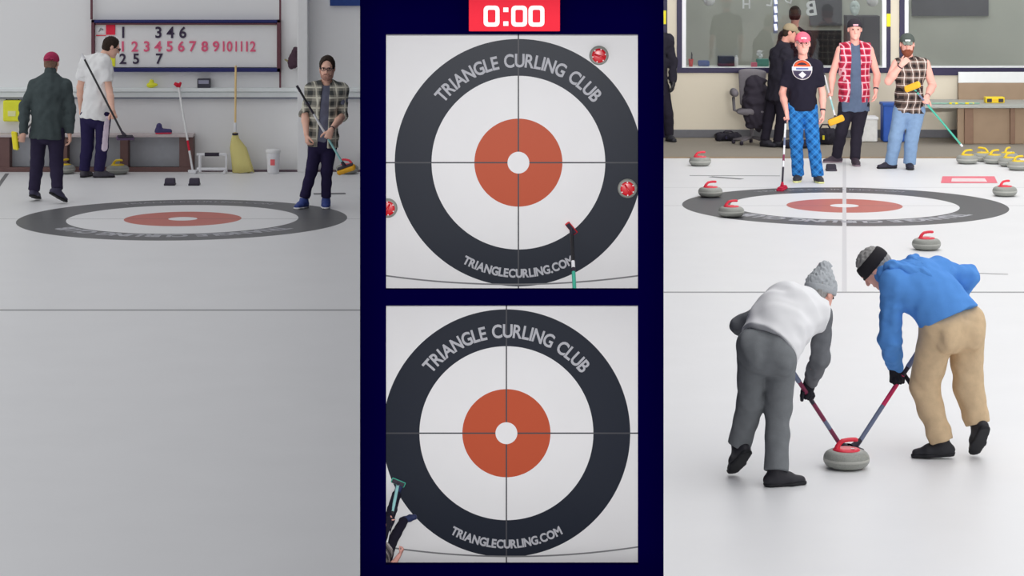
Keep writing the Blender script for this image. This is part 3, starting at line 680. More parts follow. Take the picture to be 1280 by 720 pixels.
for s, px in (('2', 153.5), ('5', 170), ('7', 199.3)): numeral(s, px, 73.5, 12.5, bk)
# bench
bn = empty('bench', V(xq(120,33.5), 33.63, 0), 'long dark brown bench along the left wall under the ledge', 'bench'); bo = V(xq(120,33.5), 33.63, 0)
B_ = lambda px, py, d: P(px, py, d)-bo
bw = mat('bench_wood', C(84,64,62,L_*.95), .6, .2, .15, 9); bt = mat('bench_top', C(140,132,132,L_*.85), .5, .3); bgk = mat('bench_back_grey', C(120,122,126,L_*.75), .5, .2, .08)
m = MB(); m.box(V(-4.9, -.02, .44), V(B_(241, 0, 33.6)[0], .24, .475)); m.build('seat', bt, bn, bevel=.006)
for a, b in ((-6, 12), (75, 84), (150, 160), (224, 241)):
    m = MB(); m.box(V(B_(a, 0, 33.63)[0], 0, .01), V(B_(b, 0, 33.63)[0], .22, .44)); m.build('upright', bw, bn, bevel=.005)
m = MB(); m.box(V(-4.9, .18, .05), V(B_(224, 0, 33.6)[0], .20, .44)); m.build('back_panel', bgk, bn)
m = MB(); m.box(V(-4.9, -.01, 0), V(B_(241, 0, 33.6)[0], .03, .06)); m.build('bottom_rail', bw, bn, bevel=.004)
def rbox(name, label, cat, a, b, d, depth, m_, bevel=.01, group=None, z0=None):
    p0, p1 = P(a[0], b[1], d), P(b[0], a[1], d); bz = p0[2] if z0 is None else z0; o = empty(name, V((p0[0]+p1[0])/2, d+depth/2, bz), label, cat, group)
    w = (p1[0]-p0[0])/2; m = MB(); m.box((-w, -depth/2, 0), (w, depth/2, p1[2]-bz)); m.build('body', m_, o, bevel=bevel, seg=3); return o, w, p1[2]-bz
# yellow case hung on the wall
o, w, hh = rbox('carry_case', 'yellow hard case with a black handle hung on the left wall above the bench', 'case', (3.5, 125.5), (26, 152), WL-.14, .11, mat('case_yellow', C(232,208,40,L_*.8), .5), .02)
m = MB(); m.tube([V(-.08, 0, hh-.005), V(-.075, 0, hh+.03), V(.0, 0, hh+.045), V(.075, 0, hh+.03), V(.08, 0, hh-.005)], .011, 8); m.build('handle', plumb, o, smooth=True)
m = MB(); m.box((-.05, -.062, hh*.25), (.05, -.054, hh*.5)); m.build('label_plate', mat('label_pale', C(236,222,120,L_*.8), .6), o, bevel=.004)
# hanging dark glove, ledge objects
v = Vol(P(366, 72, 33.75)-.3, P(366, 72, 33.75)+.3, .008); q = lambda px, py: P(px, py, 33.77)
v.tub(q(369.5, 62), q(367, 78), .04, .07, k=0); v.tub(q(367, 74), q(364, 83), .06, .035, k=.03); v.folds(.006, .08, 2); hg = empty('wool_hat', q(368, 62), 'dark hat with an olive peak hung behind the white column', 'hat'); v.build('hat_crown', mat('hat_dark', C(48,34,42,L_*.7), .9), hg, q(368, 62))
v = Vol(q(360, 76)-.2, q(360, 76)+.2, .006); v.tub(q(363, 78), q(356.5, 74.5), (.035, .018), (.02, .01), k=0); v.build('hat_peak', mat('peak_olive', C(105,98,70,L_*.75), .9), hg, q(368, 62))
zl = zq(109.5)
v = Vol(V(xq(183), WL-.35, zl-.05), V(xq(200), WL+.15, zl+.25), .005); c0 = V(xq(188.5, 33.8), 33.80, zl+.035)
v.ell(c0, (.055, .04, .036), k=0); v.ell(c0+V(.01, 0, .045), .03, k=.01); v.ell(c0+V(.055, 0, .005), (.035, .03, .02), k=.02); o = empty('rubber_duck', V(c0[0], c0[1], zl), 'small yellow duck-shaped toy on the ledge under the scoreboard', 'toy'); v.build('toy_body', mat('toy_yellow', C(226,205,40,L_*.8), .5), o, (c0[0], c0[1], zl))
o, w, hh = rbox('speaker_box', 'small black box standing on the ledge under the scoreboard', 'box', (246.5, 98.5), (262.5, 110), 33.78, .09, mat('box_black', C(40,40,48,L_*.7), .5), .006, z0=zl)
m = MB(); m.box((-w*.8, -.051, hh*.45), (w*.8, -.045, hh*.85)); m.build('front_label', mat('box_grey', C(98,98,112,L_*.7), .5), o)
# corn broom with long wooden handle
co = P(306.5, 215.5, 33.52); co[2] = 0; cb = empty('corn_broom', co, 'tall straw broom with a wooden handle leaning on the wall', 'broom'); T1 = P(294.7, 82, 33.68)-co; T0 = P(294, 168, 33.60)-co
def straw():
    n = N('broom_straw'); x, y, z = n.xyz(); w = n.t.nodes.new('ShaderNodeTexWave'); w.inputs['Scale'].default_value = 30; w.inputs['Distortion'].default_value = 2; n.link(n.co, w.inputs['Vector'])
    n.bump(w.outputs['Fac'], .4); return n.done(n.mix(w.outputs['Fac'], C(150,132,78,L_*.8), C(188,172,112,L_*.8)), .9, .1)
m = MB(); m.tube([T0, T1], .0135, 10); auto_smooth(m.build('handle', mat('broom_wood', C(182,140,98,L_*.8), .6), cb))
m = MB(); vs = []; fs = []; K_ = [(0, T0+V(0,0,.02), .028, .026), (1, T0+V(.0, 0, -.05), .05, .035), (2, lerp(T0, V(-.02,-.0,0), .35), .105, .05), (3, lerp(T0, V(-.02,0,0), .7), .125, .055), (4, V(-.02, -.01, 0), .14, .06)]
for i, c, a, b in K_:
    for k in range(40):
        t = 2*PI*k/40; j = 1+.04*math.sin(k*7.3+i); vs.append(c+V(a*math.cos(t)*j, b*math.sin(t)*j, (.012*math.sin(k*5.1) if i == 4 else 0)+(.015 if i == 4 else 0)))
for i in range(4):
    for k in range(40): fs.append((i*40+k, i*40+(k+1)%40, (i+1)*40+(k+1)%40, (i+1)*40+k))
fs += [tuple(range(39, -1, -1)), tuple(range(160, 200))]; m.add(vs, fs).build('straw_head', straw(), cb, smooth=True)
m = MB(); m.lathe([(.036, -.014), (.040, 0), (.036, .014)], 20, T0+V(0,0,.005)); m.build('black_band', plumb, cb, smooth=True); m = MB(); m.tube([T0+V(0,0,.03), T0+V(0,0,.15)], .019, 12); auto_smooth(m.build('white_sleeve', wht, cb))
# red and white broom leaning by the bench
a, b = P(241, 210, 33.50), P(223, 107, 33.72); a[2] = .02
br = empty('delivery_stick', a, 'white and red stick leaning on the ledge beside the bench', 'stick'); d = b-a
for t0, t1, mm in ((0, .24, wht), (.24, .36, redp), (.36, 1, mat('stick_pale', C(205,198,196,L_*.8), .5))): m = MB(); m.tube([d*t0, d*t1], .014, 10); auto_smooth(m.build('shaft', mm, br))
m = MB(); m.tube([d*1.0, d*1.0+V(-.05, -.01, .03)], [.03, .02], 8); m.tube([d*.99, d*.99+V(.03, -.02, .05)], [.025, .015], 8); m.build('red_head', redp, br, smooth=True); m = MB(); m.box((-.06, -.03, -.02), (.06, .03, .02)); m.build('foot_pad', wht, br, bevel=.01)
# white pipe stand
so2 = P(265, 217, 33.45); so2[2] = 0; st = empty('pipe_stand', so2, 'low white pipe stand with a black top grip beside the straw broom', 'stand'); q = lambda px, py, d=33.45: P(px, py, d)-so2
m = MB(); hz = q(265, 193)[2]; m.tube([q(250, 0)*V(1,0,0)+V(0,0,.02), q(250, 0)*V(1,0,0)+V(0,0,hz)], .02, 10); m.tube([V(q(246,0)[0], 0, hz), V(q(283,0)[0], 0, hz)], .016, 10); m.tube([V(q(246,0)[0], 0, .055), V(q(283,0)[0], 0, .055)], .02, 10); m.tube([V(q(283,0)[0], 0, hz), V(q(283,0)[0], 0, 0.02)], .016, 10)
for px in (244, 281): m.tube([V(q(px,0)[0], -.08, .02), V(q(px,0)[0], .08, .02)], .018, 10)
auto_smooth(m.build('frame', wht, st)); m = MB(); m.tube([V(q(256,0)[0], 0, hz), V(q(274,0)[0], 0, hz)], .024, 10); auto_smooth(m.build('grip', plumb, st))
# white bucket
bo2 = P(341.5, 215, 33.45); bo2[2] = 0; bu = empty('bucket', bo2, 'white plastic bin with a small red label against the wall', 'bin'); MB().lathe([(.066, 0), (.074, .02), (.086, .26), (.084, .268)], 24).build('body', wht, bu, smooth=True)
MB().lathe([(.090, .262), (.094, .268), (.094, .292), (.088, .302), (.002, .308)], 24).build('lid', mat('lid_white', C(222,222,222,L_*.8), .4), bu, smooth=True); m = MB()
for k in range(6):
    pass
m.box((-.028, -.0865, .11), (.028, -.0765, .185)); m.build('label', mat('bin_red', C(182,72,76,L_*.8), .6), bu, bevel=.003)
# shoe-like sneaker on the bench
v = Vol(P(205, 163, 33.7)-.25, P(205, 163, 33.7)+.25, .006); zb = .475; q0 = P(198, 163, 33.68); q1 = P(212, 163, 33.68); q0[2] = q1[2] = zb+.035
v.tub(q0, q1, .042, .032, k=0); v.tub(q0+V(.0, 0, .0), q0+V(.01, 0, .07), .038, .036, k=.03); v.cut(V(0,0,zb+.018), V(0,0,-1)); sn = empty('sneaker', V(q0[0], q0[1], zb), 'dark blue and red sneaker left on the bench', 'shoe'); v.build('upper', mat('sneaker_blue', C(45,42,72,L_*.7), .7), sn, (q0[0], q0[1], zb))
v = Vol(q0-.2, q1+.2, .006); v.tub(q0, q1, .046, .036, k=0); v.cut(V(0,0,zb+.022), V(0,0,1)); v.cut(V(0,0,zb+.001), V(0,0,-1)); v.build('sole', mat('sneaker_red', C(150,40,60,L_*.7), .7), sn, (q0[0], q0[1], zb))
# hacks
def hack(px, py, label, L):
    g = G(px, py); o = empty('hack', g, label, 'hack', 'foot hacks'); m = MB(); m.box((-.068, -.06, 0), (.068, .06, .025)); m.build('base_plate', plumb, o, bevel=.006)
    m = MB(); m.add([V(-.064,-.05,.02), V(.064,-.05,.02), V(.064,.06,.02), V(-.064,.06,.02), V(-.06,-.02,.085), V(.06,-.02,.085), V(.06,.05,.085), V(-.06,.05,.085)], [(3,2,1,0), (4,5,6,7), (0,1,5,4), (1,2,6,5), (2,3,7,6), (3,0,4,7)]); m.build('rubber_block', mat('hack_rubber', C(46,42,52,L*.8), .8), o, bevel=.012)
hack(212.5, 231.5, 'black rubber foot hack on the left, behind the left house', L_); hack(243, 231.5, 'black rubber foot hack on the right, behind the left house', L_); hack(1039, 213.5, 'dark foot hack between the legs of pink-cap and red-plaid men', R_)

# ---- right hall things
# pink sign frozen in the ice
sg = MB(); sg.add([G(1176, 229)+V(0,0,.002), G(1247, 229)+V(0,0,.002), G(1243, 220.5)+V(0,0,.002), G(1178, 220.5)+V(0,0,.002)], [(0,1,2,3)]); sg.f = [(0,1,2,3)]
def signmat():
    return mat('sign_pink', C(236,120,135,LR), .6)
c_ = G(1211, 224.5); so3 = empty('ice_sign', c_, 'pink and white rectangular sign under the ice behind the right house', 'sign')
MB().add([p-c_ for p in sg.v], [(0,1,2,3)]).build('panel', signmat(), so3)
MB().add([G(1189, 227.2)-c_+V(0,0,.0032), G(1234, 227.4)-c_+V(0,0,.0032), G(1231, 223.2)-c_+V(0,0,.0032), G(1190, 223)-c_+V(0,0,.0032)], [(0,1,2,3)]).build('white_field', mat('sign_white', C(240,222,224,LR), .6), so3)
# wooden counter with frosted panel
d_ = 37.35; wo = V(xr(1240, d_), d_, 0); wc = empty('wooden_counter', wo, 'low brown wooden counter with a grey top at the right wall', 'counter'); q = lambda px, py, d=d_: P(px, py, d)-wo
wd = mat('counter_wood', C(142,122,102,LR*.75), .7, .2, .12, 5); wd2 = mat('counter_post', C(120,96,80,LR*.75), .7); zt_ = q(0, 130)[2]
m = MB(); m.box(V(q(1153,0)[0], -.12, zt_-.05), V(1.3, .85, zt_)); m.build('worktop', mat('counter_grey', C(158,160,155,LR*.85), .5), wc, bevel=.008)
m = MB(); m.box(V(q(1197,0)[0], 0, .0), V(1.3, .06, zt_-.05)); m.build('front_board', wd, wc)
for a, b in ((1205, 1216), (1262, 1268)): m = MB(); m.box(V(q(a,0)[0], -.05, 0), V(q(b,0)[0], .0, zt_-.05)); m.build('post', wd2, wc, bevel=.005)
m = MB(); m.box(V(xr(1198, 38.14)-wo[0], .78, zt_), V(1.3, .84, zt_+.24)); m.build('back_board', wd, wc)
o, w, hh = rbox('frosted_panel', 'frosted white panel standing on the back board of the wooden counter', 'panel', (1198, 90), (1300, 113.5), 38.14, .03, mat('panel_frosted', C(214,216,216,LR*.85), .5, .3, .06, 5), .004, z0=zt_+.24)
o, w, hh = rbox('tool_caddy', 'yellow caddy with black openings on the wooden counter top', 'caddy', (1232, 121.5), (1256, 133), 37.5, .16, mat('caddy_yellow', C(230,195,40,LR*.85), .5), .012, z0=zt_)
for sx in (-.6, .6): m = MB(); m.box((sx*w-.035, -.085, hh*.15), (sx*w+.035, -.079, hh*.75)); m.build('opening', plumb, o, bevel=.004)
m = MB(); m.box((-w*.35, -.085, hh*.35), (w*.35, -.08, hh*.65)); m.build('front_label', mat('caddy_label', C(215,175,30,LR*.8), .5), o)
pc = MB(); pp = [V(xr(px, 37.3), 37.3+.02*math.sin(px), zt_+.013) for px in range(1160, 1228, 4)]; pc.tube(pp, .011, 8); cbl = empty('cord', pp[0], 'teal and yellow cord lying along the grey counter top', 'cord'); pc.v = [np.asarray(v)-pp[0] for v in pc.v]; pc.build('cable', mat('cord_teal', C(130,165,150,LR*.8), .6), cbl, smooth=True)
for px in (1192, 1212): m = MB(); m.tube([V(xr(px, 37.3), 37.3, zt_+.013)-pp[0]-V(.06,0,0), V(xr(px, 37.3), 37.3, zt_+.013)-pp[0]+V(.06,0,0)], .014, 8); m.build('yellow_tape', yel, cbl, smooth=True)
# bins behind the man at right
o, w, hh = rbox('recycling_bin', 'blue recycling bin behind the man in blue jeans', 'bin', (1104, 130), (1131, 176), 37.6, .3, mat('bin_blue', C(40,82,165,LR*.8), .5), .02, z0=0)
m = MB(); m.box((-w-.012, -.165, hh-.03), (w+.012, .165, hh+.012)); m.build('rim', mat('bin_blue_dark', C(45,85,160,LR*.8), .5), o, bevel=.01)
o, w, hh = rbox('storage_tub', 'white plastic tub behind the man in red plaid', 'tub', (1073, 148), (1097, 176), 37.6, .3, mat('tub_white', C(214,214,212,LR*.8), .5), .02, z0=0); m = MB(); m.box((-w-.012, -.165, hh-.02), (w+.012, .165, hh+.018)); m.build('lid', wf, o, bevel=.008)
def bag(label, px, py, w, hh, m_, acc):
    g = G(px, py); o = empty('gear_bag', g, label, 'bag', 'black gear bags'); v = Vol(V(-w, -.3, -.02), V(w, .3, hh+.2), .008); v.tub(V(-w*.5, 0, hh*.45), V(w*.5, 0, hh*.45), (.13, hh*.5), (.12, hh*.48), u=V(0,1,0), k=0); v.cut(V(0,0,.004), V(0,0,-1)); v.folds(.006, .12, 3)
    v.build('bag_body', m_, o, (0,0,0)); m = MB(); m.tube([V(-.08, -.02, hh*.85), V(-.04, -.03, hh*1.15), V(.04, -.03, hh*1.15), V(.08, -.02, hh*.85)], .012, 8); m.build('carry_strap', plumb, o, smooth=True)
    m = MB(); m.box((-.05, -.142, hh*.3), (-.02, -.12, hh*.55)); m.build('tag', acc, o, bevel=.004)
bkf = mat('bag_black', C(34,32,40,LR*.6), .85)
bag('black gear bag beside the red-plaid man, with a yellow tag', 1031, 180, .22, .24, bkf, yel); bag('low black gear bag with a red tag behind the broom of the pink-cap man', 996, 184.5, .3, .11, bkf, redp); bag('flat black gear bag by the wall left of the grey chair', 910, 175.5, .26, .12, bkf, nf)
# chair with a black coat over it
g = G(940, 180); ch = empty('office_chair', g, 'grey upholstered office chair with a dark coat over it below the window', 'chair'); q = lambda px, py: P(px, py, g[1])-g
cgrey = mat('chair_grey', C(104,100,104,LR*.75), .8); ccoat = cloth('coat_black', C(50,46,54,LR*.7))
v = Vol(V(-.45, -.45, .3), V(.45, .45, 1.2), .01); v.tub(V(0, .12, .55), V(.02, .16, 1.0), (.16, .05), (.20, .05), u=V(1,0,0), k=0); v.build('backrest', cgrey, ch, (0,0,0))
v = Vol(V(-.45, -.45, .2), V(.45, .45, .7), .01); v.tub(V(-.02, -.16, .46), V(-.02, .12, .46), (.21, .05), (.20, .05), u=V(1,0,0), k=0); v.build('seat', cgrey, ch, (0,0,0))
for x, z in ((-.24, .72), ): 
    m = MB(); m.tube([V(-.16, 0, .45), V(-.25, 0, .48), V(-.26, .02, .66)], .022, 8); m.build('arm_support', cgrey, ch, smooth=True); v = Vol(V(-.5, -.4, .5), V(0, .4, .95), .01); v.tub(V(-.25, -.12, .72), V(-.25, .12, .72), (.055, .05), (.055, .06), u=V(1,0,0), k=0); v.build('armrest', cgrey, ch, (0,0,0))
m = MB(); m.tube([V(0,0,.08), V(0,0,.44)], .03, 10); auto_smooth(m.build('gas_column', cgrey, ch))
for k in range(5):
    a = 2*PI*k/5+.3; m = MB(); m.tube([V(0,0,.10), V(.27*math.cos(a), .2*math.sin(a), .055)], [.025, .017], 8); lg = m.build('base_leg', cgrey, ch, smooth=True); m = MB(); m.lathe([(.01, 0), (.026, .006), (.026, .046), (.01, .052)], 10, (.27*math.cos(a), .2*math.sin(a), 0)); m.build('caster', plumb, lg, smooth=True)
v = Vol(V(-.5, -.5, .1), V(.6, .5, 1.2), .012); v.tub(V(.06, -.0, .50), V(.06, .08, .86), (.20, .17), (.15, .1), u=V(1,0,0), k=0); v.tub(V(.08, -.12, .30), V(.08, -.04, .55), (.17, .10), (.2, .14), u=V(1,0,0), k=.05); v.folds(.012, .14, 4); ct = empty('coat', g+V(.06,0,.3), 'black coat heaped over the grey office chair', 'coat'); v.build('coat_cloth', ccoat, ct, V(.06, 0, .3))
# things on the window counter and behind the glass
wd0 = WR+.35; zc = 1.0
def lathe_thing(name, label, cat, px, prof, m_, part, d=wd0):
    o = empty(name, V(xr(px, d), d, zc), label, cat); MB().lathe(prof, 20).build(part, m_, o, smooth=True); return o
o = lathe_thing('cup', 'red cup on the window counter at its left end', 'cup', 863.5, [(.026, 0), (.036, .10), (.038, .11), (.033, .108), (.024, .01)], mat('cup_red', C(205,52,52,.75), .5), 'cup_body'); m = MB(); m.tube([V(.0, 0, .02), V(.012, 0, .21)], .006, 6); m.tube([V(.016, .0, .02), V(.02, .01, .19)], .006, 6); m.build('straw', plumb, o)
o, w, hh = rbox('folded_cloth', 'blue folded cloth on the window counter beside the red cup', 'cloth', (873, 76), (887, 84), wd0, .16, mat('cloth_blue', C(62,80,135,.75), .9), .02, z0=zc)
o, w, hh = rbox('toolbox', 'black and maroon box on the window counter behind the glass', 'box', (898, 70.5), (918, 84), wd0, .2, mat('toolbox_black', C(38,34,42,.6), .5), .01, z0=zc); m = MB(); m.box((-w-.004, -.105, .01), (w+.004, .105, hh*.3)); m.build('maroon_base', mat('toolbox_maroon', C(85,36,50,.6), .5), o, bevel=.005)
o = lathe_thing('spray_can', 'white can beside the black box on the window counter', 'can', 920.5, [(.026, 0), (.027, .005), (.027, .12), (.015, .14)], mat('can_white', C(212,210,208,.75), .4), 'can_body'); MB().lathe([(.014, .138), (.014, .160), (.002, .162)], 12).build('can_cap', wf, o, smooth=True)
o, w, hh = rbox('tissue_box', 'teal box with a white tissue on the window counter', 'tissue box', (946, 74), (961, 85), wd0, .14, mat('tissue_teal', C(88,145,132,.75), .6), .008, z0=zc)
v = Vol(V(-.15, -.1, hh-.03), V(.15, .1, hh+.25), .006); v.tub(V(-.03, 0, hh), V(-.04, 0, hh+.11), (.02, .02), (.045, .012), u=V(1,0,0), k=0); v.folds(.006, .05, 2); v.build('tissue', wf, o, (0,0,0)); 
o, w, hh = rbox('sponge', 'pink sponge beside the teal tissue box', 'sponge', (939, 78), (946.5, 84), wd0-.1, .06, mat('sponge_pink', C(205,110,130,.75), .9), .01, z0=zc)
lw = mat('glass_letter_white', C(232,232,228,.6), .7)
for s, px, py, hp, rz in (('H', 933, 5, 11, 0), ('L', 962, 2, 11, .15), ('D', 985.5, -2, 11, .3), ('B', 1013.5, 10.5, 18, -.15)):
    size = hp/F*(WR+.03)/.7; v, f, w_ = glyphs(s, size, .02*size, .003); c, sn = math.cos(rz), math.sin(rz)
    o = mobj('window_letter', [V(-(c*p[0]-sn*p[1]), p[2], sn*p[0]+c*p[1]) for p in v], [q_[::-1] for q_ in f], lw, None, P(px, py, WR+.035)); tag(o, 'white mirror-image letter %s stuck to the inside of the window' % s, 'letter', 'window letters')
for px, py, lb in ((886.5, 0, 'round white lantern behind the left end of the window'), (1090.5, 1, 'round white lantern behind the glass above the red-plaid man')):
    d = 39.6; r = 7.5/F*d; o = empty('paper_lantern', P(px, py, d), lb, 'lantern'); MB().lathe([(.002, -r), (r*.5, -r*.87), (r*.87, -r*.5), (r, 0), (r*.87, r*.5), (r*.5, r*.87), (.002, r)], 20).build('globe', wf, o, smooth=True); m = MB(); m.tube([V(0,0,r), V(0,0,1.3)], .006, 6); m.build('cord', plumb, o)
d = 39.2; o = empty('light_strip', P(969.5, 40, d), 'vertical violet-white strip light behind the glass', 'lamp'); m = MB(); p0 = P(969.5, 40, d)
for k in range(4): m = MB(); m.tube([P(970, 38-k*11, d)-p0, P(969, 38-k*11-8, d)-p0], .022, 8); m.build('tube', emis('strip_glow', (.75,.75,1.0), 1.3), o)
m = MB(); m.box(V(-.03, .02, -.02), V(.03, .05, 1.4)); m.build('mount', bgrey, o)
o, w, hh = rbox('monitor', 'dark screen with a violet glow behind the glass beside the pink-cap man', 'screen', (990, 38), (1052, 82), 40.2, .06, mat('monitor_black', (.012,.012,.016), .4), .008); m = MB(); m.box((-w*.75, -.034, hh*.2), (-w*.45, -.03, hh*.9)); m.build('glow_panel', emis('violet', (.16,.03,.30), .5), o)
m = MB(); m.tube([V(0, 0, 0), V(0, 0, -(P(0, 82, 40.2)[2]))], .03, 8); m.build('stand', plumb, o)
d = 39.3; p0 = P(1068.5, 9, d); v = Vol(p0-.3, p0+.3, .008); v.ell(p0, (.075, .06, .10), k=0); v.ell(p0+V(0, -.02, -.08), (.045, .04, .04), k=.03)
for sx in (-1, 1): v.ell(p0+V(sx*.03, -.055, .01), .02, k=.01, neg=True)
o = empty('hanging_mask', p0, 'pale hanging face mask behind the glass above the red-plaid man', 'mask'); v.build('mask_face', mat('mask_pale', C(170,180,178,.6), .7), o, p0); m = MB(); m.tube([V(0,.03,.09), V(0,.03,1.2)], .006, 6); m.build('cord', plumb, o)
# dark furniture silhouettes in the room behind the windows
m = MB(); m.box(P(1140, 20, 42.35), P(1235, -40, 42.4)); m.box(P(1012, 32, 42.35), P(1052, -40, 42.4)); SG('furniture_silhouette', m, mat('wall_dark_patch', C(74,74,78,.5), .8, .1, .2, 3))  # flat panels stand in for a dark shelf and board, not real trim
for a, b, c, e, dd, lb in ((1058, 20, 1100, 84, 41.6, 'dark cabinet behind the window left of the cream column'),):
    o, w, hh = rbox('cabinet', lb, 'cabinet', (a, b), (c, e), dd, .35, z0=0, m_=mat('cabinet_dark', C(62,60,66,.6), .6), bevel=.01); m = MB(); m.box((-.006, -.18, .02), (.006, -.174, hh-.02)); m.build('door_gap', plumb, o)
# ---------------------------------------------------------------- the people, one by one
skL = mat('skin_left_hall', C(196,140,124,L_*.95), .55, .3, .05, 30); skR = mat('skin', C(222,160,146,R_*.8), .55, .3, .05, 30)
dn = V(0,0,-1); hang = lambda sx, fw=0., tw=0.: ('free', V(.05*sx, fw, -1), V(-sx, tw, 0))
hair_d = mat('hair_dark_brown', (.035,.022,.016), .7, .2, .3, 60, .3); hair_g = mat('hair_grey', (.36,.35,.34), .7, .2, .2, 60, .3); hair_r = mat('beard_red_brown', C(120,66,48,.8), .8, .2, .25, 60, .3)
shoe_d = mat('shoe_dark', (.028,.027,.036), .6, .3); sole_d = mat('sole_black', (.015,.015,.018), .7)
base_of = lambda fa, fb: V((fa[0][0]+fb[0][0])/2, (fa[0][1]+fb[0][1])/2, 0)
def depth(fa, fb): return (fa[0][1]+fb[0][1])/2

# man in the dark jacket, back turned
fa = foot_at(42.5, 251.5, .15, 1, 14); fb = foot_at(71.5, 255, .45, .5, 28)
J = pose(depth(fa, fb), fa, fb, (64.5, 79, .05), (.1,1,-.22), (0,.1,1), (62.5, 94.5, -.02), (42.5, 106.5), (82.5, 107), (30.5, 134, -.02), (88.5, 136, .0), (48.5, 164), (70, 164), (46.5, 204, .06), (70.5, 205, .0),
         (29.5, 164.5, -.02), (87, 167, -.02), hang(-1, .15), hang(1, .1), rightA=False)
J['wA'], J['fA'] = grip(P(25.5, 176, J['H'][1]-.18), V(-.6, -.3, -.75), V(-.25, .0, -1), False)
person('man seen from behind in a dark grey jacket and maroon cap', base_of(fa, fb), J, dict(skin=skL, hair=mat('hair_brown', C(88,68,58,L_*.8), .8, .1, .2, 60), hat=('backcap', mat('cap_maroon', C(122,34,62,L_*.9), .9), mat('cap_maroon', C(122,34,62,L_*.9), .9)), pants=cloth('trousers_black', C(34,30,46,L_*.85)), shoe=mat('shoe_navy', C(44,42,58,L_*.8), .6), sole=sole_d, cA=70, cB=28, w=1.08, legfat=1.02,
    tops=[dict(name='jacket', mat=cloth('jacket_dark_grey', C(50,57,58,L_*.85)), m=.028, low=.08, hip=1.08, sleeve='long', r=(.066,.060,.055,.044), fold=.004, collar=.085, neck=False, fat=1.05)]), h=.0085)
broom('yellow and black broom end sticking out beside the man in the dark jacket', P(18.5, 176, J['H'][1]-.22), P(44, 150, J['H'][1]+.75), [(0, .9, blk), (.9, 1, plumb)], yel, V(.15, .3, -1), headm=blk, up=V(.6,.8,.2))
# man in white T-shirt
fa = foot_at(105.5, 221.5, .25, .8); fb = foot_at(124, 222, 1, .12)
J = pose(depth(fa, fb), fa, fb, (139.5, 58.5, .0), (.85,.28,-.42), (.35,.1,.95), (127, 70, -.02), (106.5, 78, .02), (132, 77.5, -.10), (100, 109, .08), (136.5, 112, -.16), (110, 145, .02), (128.5, 145, -.02), (109, 184, .03), (127.5, 184, -.03),
         (101, 134, .22), None, hang(-1, .1), ('grip', P(143, 147, 32.55), P(102, 67.5, 32.62)-P(155, 172, 32.45), V(.25, -.25, -1)), rightA=False)
stp = (P(134, 149, J['Q'][1]-.12), P(130.5, 186, J['kB'][1]-.09), (.040,.09), cloth('stripe_pink', C(214,158,172,L_*.9)))
person('man in a white T-shirt and glasses bowing his head below the scoreboard', base_of(fa, fb), J, dict(skin=skL, hair=hair_d, hairlen=.008, glasses=plumb, glassw=1.2, pants=cloth('trousers_navy', C(30,26,52,L_*.85)), stripe=stp, shoe=mat('shoe_charcoal', C(48,46,52,L_*.8), .6), sole=sole_d, cB=72, w=1.02, legfat=1.02,
    tops=[dict(name='t_shirt', mat=cloth('tshirt_white', C(214,208,200,L_*.95), .04), m=.026, low=.03, hip=1.16, sleeve='short', r=(.074,.076,.05,.04), sl=.72, fold=.006, belly=.02)]), h=.0085)
broom('black-shafted broom held across the back of the man in white', P(156.5, 173, 32.44), P(102, 67, 32.63), [(0, .12, plumb), (.12, .93, blk), (.93, 1, wht)], mat('pad_dark', C(60,48,66,L_*.7), .8), V(1, .3, 0), up=V(.1,-.3,.9))
# man in the grey plaid shirt, facing the camera
fa = foot_at(380, 259.5, -.45, -1); fb = foot_at(407.5, 259, .05, -1)
pl_g = plaid('plaid_grey', C(112,110,102,L_*.85), C(48,50,50,L_*.8), C(160,158,146,L_*.9), .115, wl=.09)
sh0, sh1 = P(432.5, 211, 29.30), P(371, 107, 29.24)
J = pose(depth(fa, fb), fa, fb, (409, 85, -.02), (-.03,-1,-.12), (0,-.05,1), (408.5, 103.5, .03), (389, 110.5, .02), (428.5, 111.5, .02), (381, 142, .05), (428, 145, .03), (396, 178, .03), (411.5, 178, .03), (389.5, 213, -.03), (408.5, 214, -.02),
         (383, 168, -.16), None, ('free', V(.12,-.2,-1), V(.9, .4, 0)), ('grip', lerp(sh0, sh1, .375), sh1-sh0, V(-.30,-.35,-.9)), rightA=True)
person('man in a grey plaid shirt and glasses holding a broom across his body', base_of(fa, fb), J, dict(skin=skL, hair=hair_d, hairlen=.016, glasses=plumb, beard=mat('beard_brown', C(132,100,90,L_*.95), .8, .1, .2, 60), pants=cloth('trousers_ink', C(28,24,46,L_*.85)), cuff=True, hem=-.02, sock=mat('sock_grey', C(178,178,180,L_*.8), .8), shoe=mat('shoe_blue', C(40,52,100,L_*.85), .6), sole=mat('sole_pale', C(190,184,190,L_*.8), .6), cA=35, cB=72, head=1.05, face=-1, w=1.0, legfat=.94, legr=(.096,.070,.060,.054), watch=('B',), watchmat=plumb,
    tops=[dict(name='t_shirt', mat=cloth('tshirt_slate', C(76,78,92,L_*.9)), m=.012, low=.04, sleeve='short', neck=True), dict(name='plaid_shirt', mat=pl_g, m=.028, low=.05, sleeve='elbow', r=(.062,.060,.058,.05), sl=.08, fold=.004, open=.064)]), h=.0085)
broom('orange-padded broom held diagonally by the man in grey plaid', sh0, sh1, [(0, .36, lteal), (.36, .40, plumb), (.40, .66, wht), (.66, .80, plumb), (.80, .93, blk), (.93, 1, plumb)], orange, V(1, -.1, .12), up=V(-.35,-.25,.85))

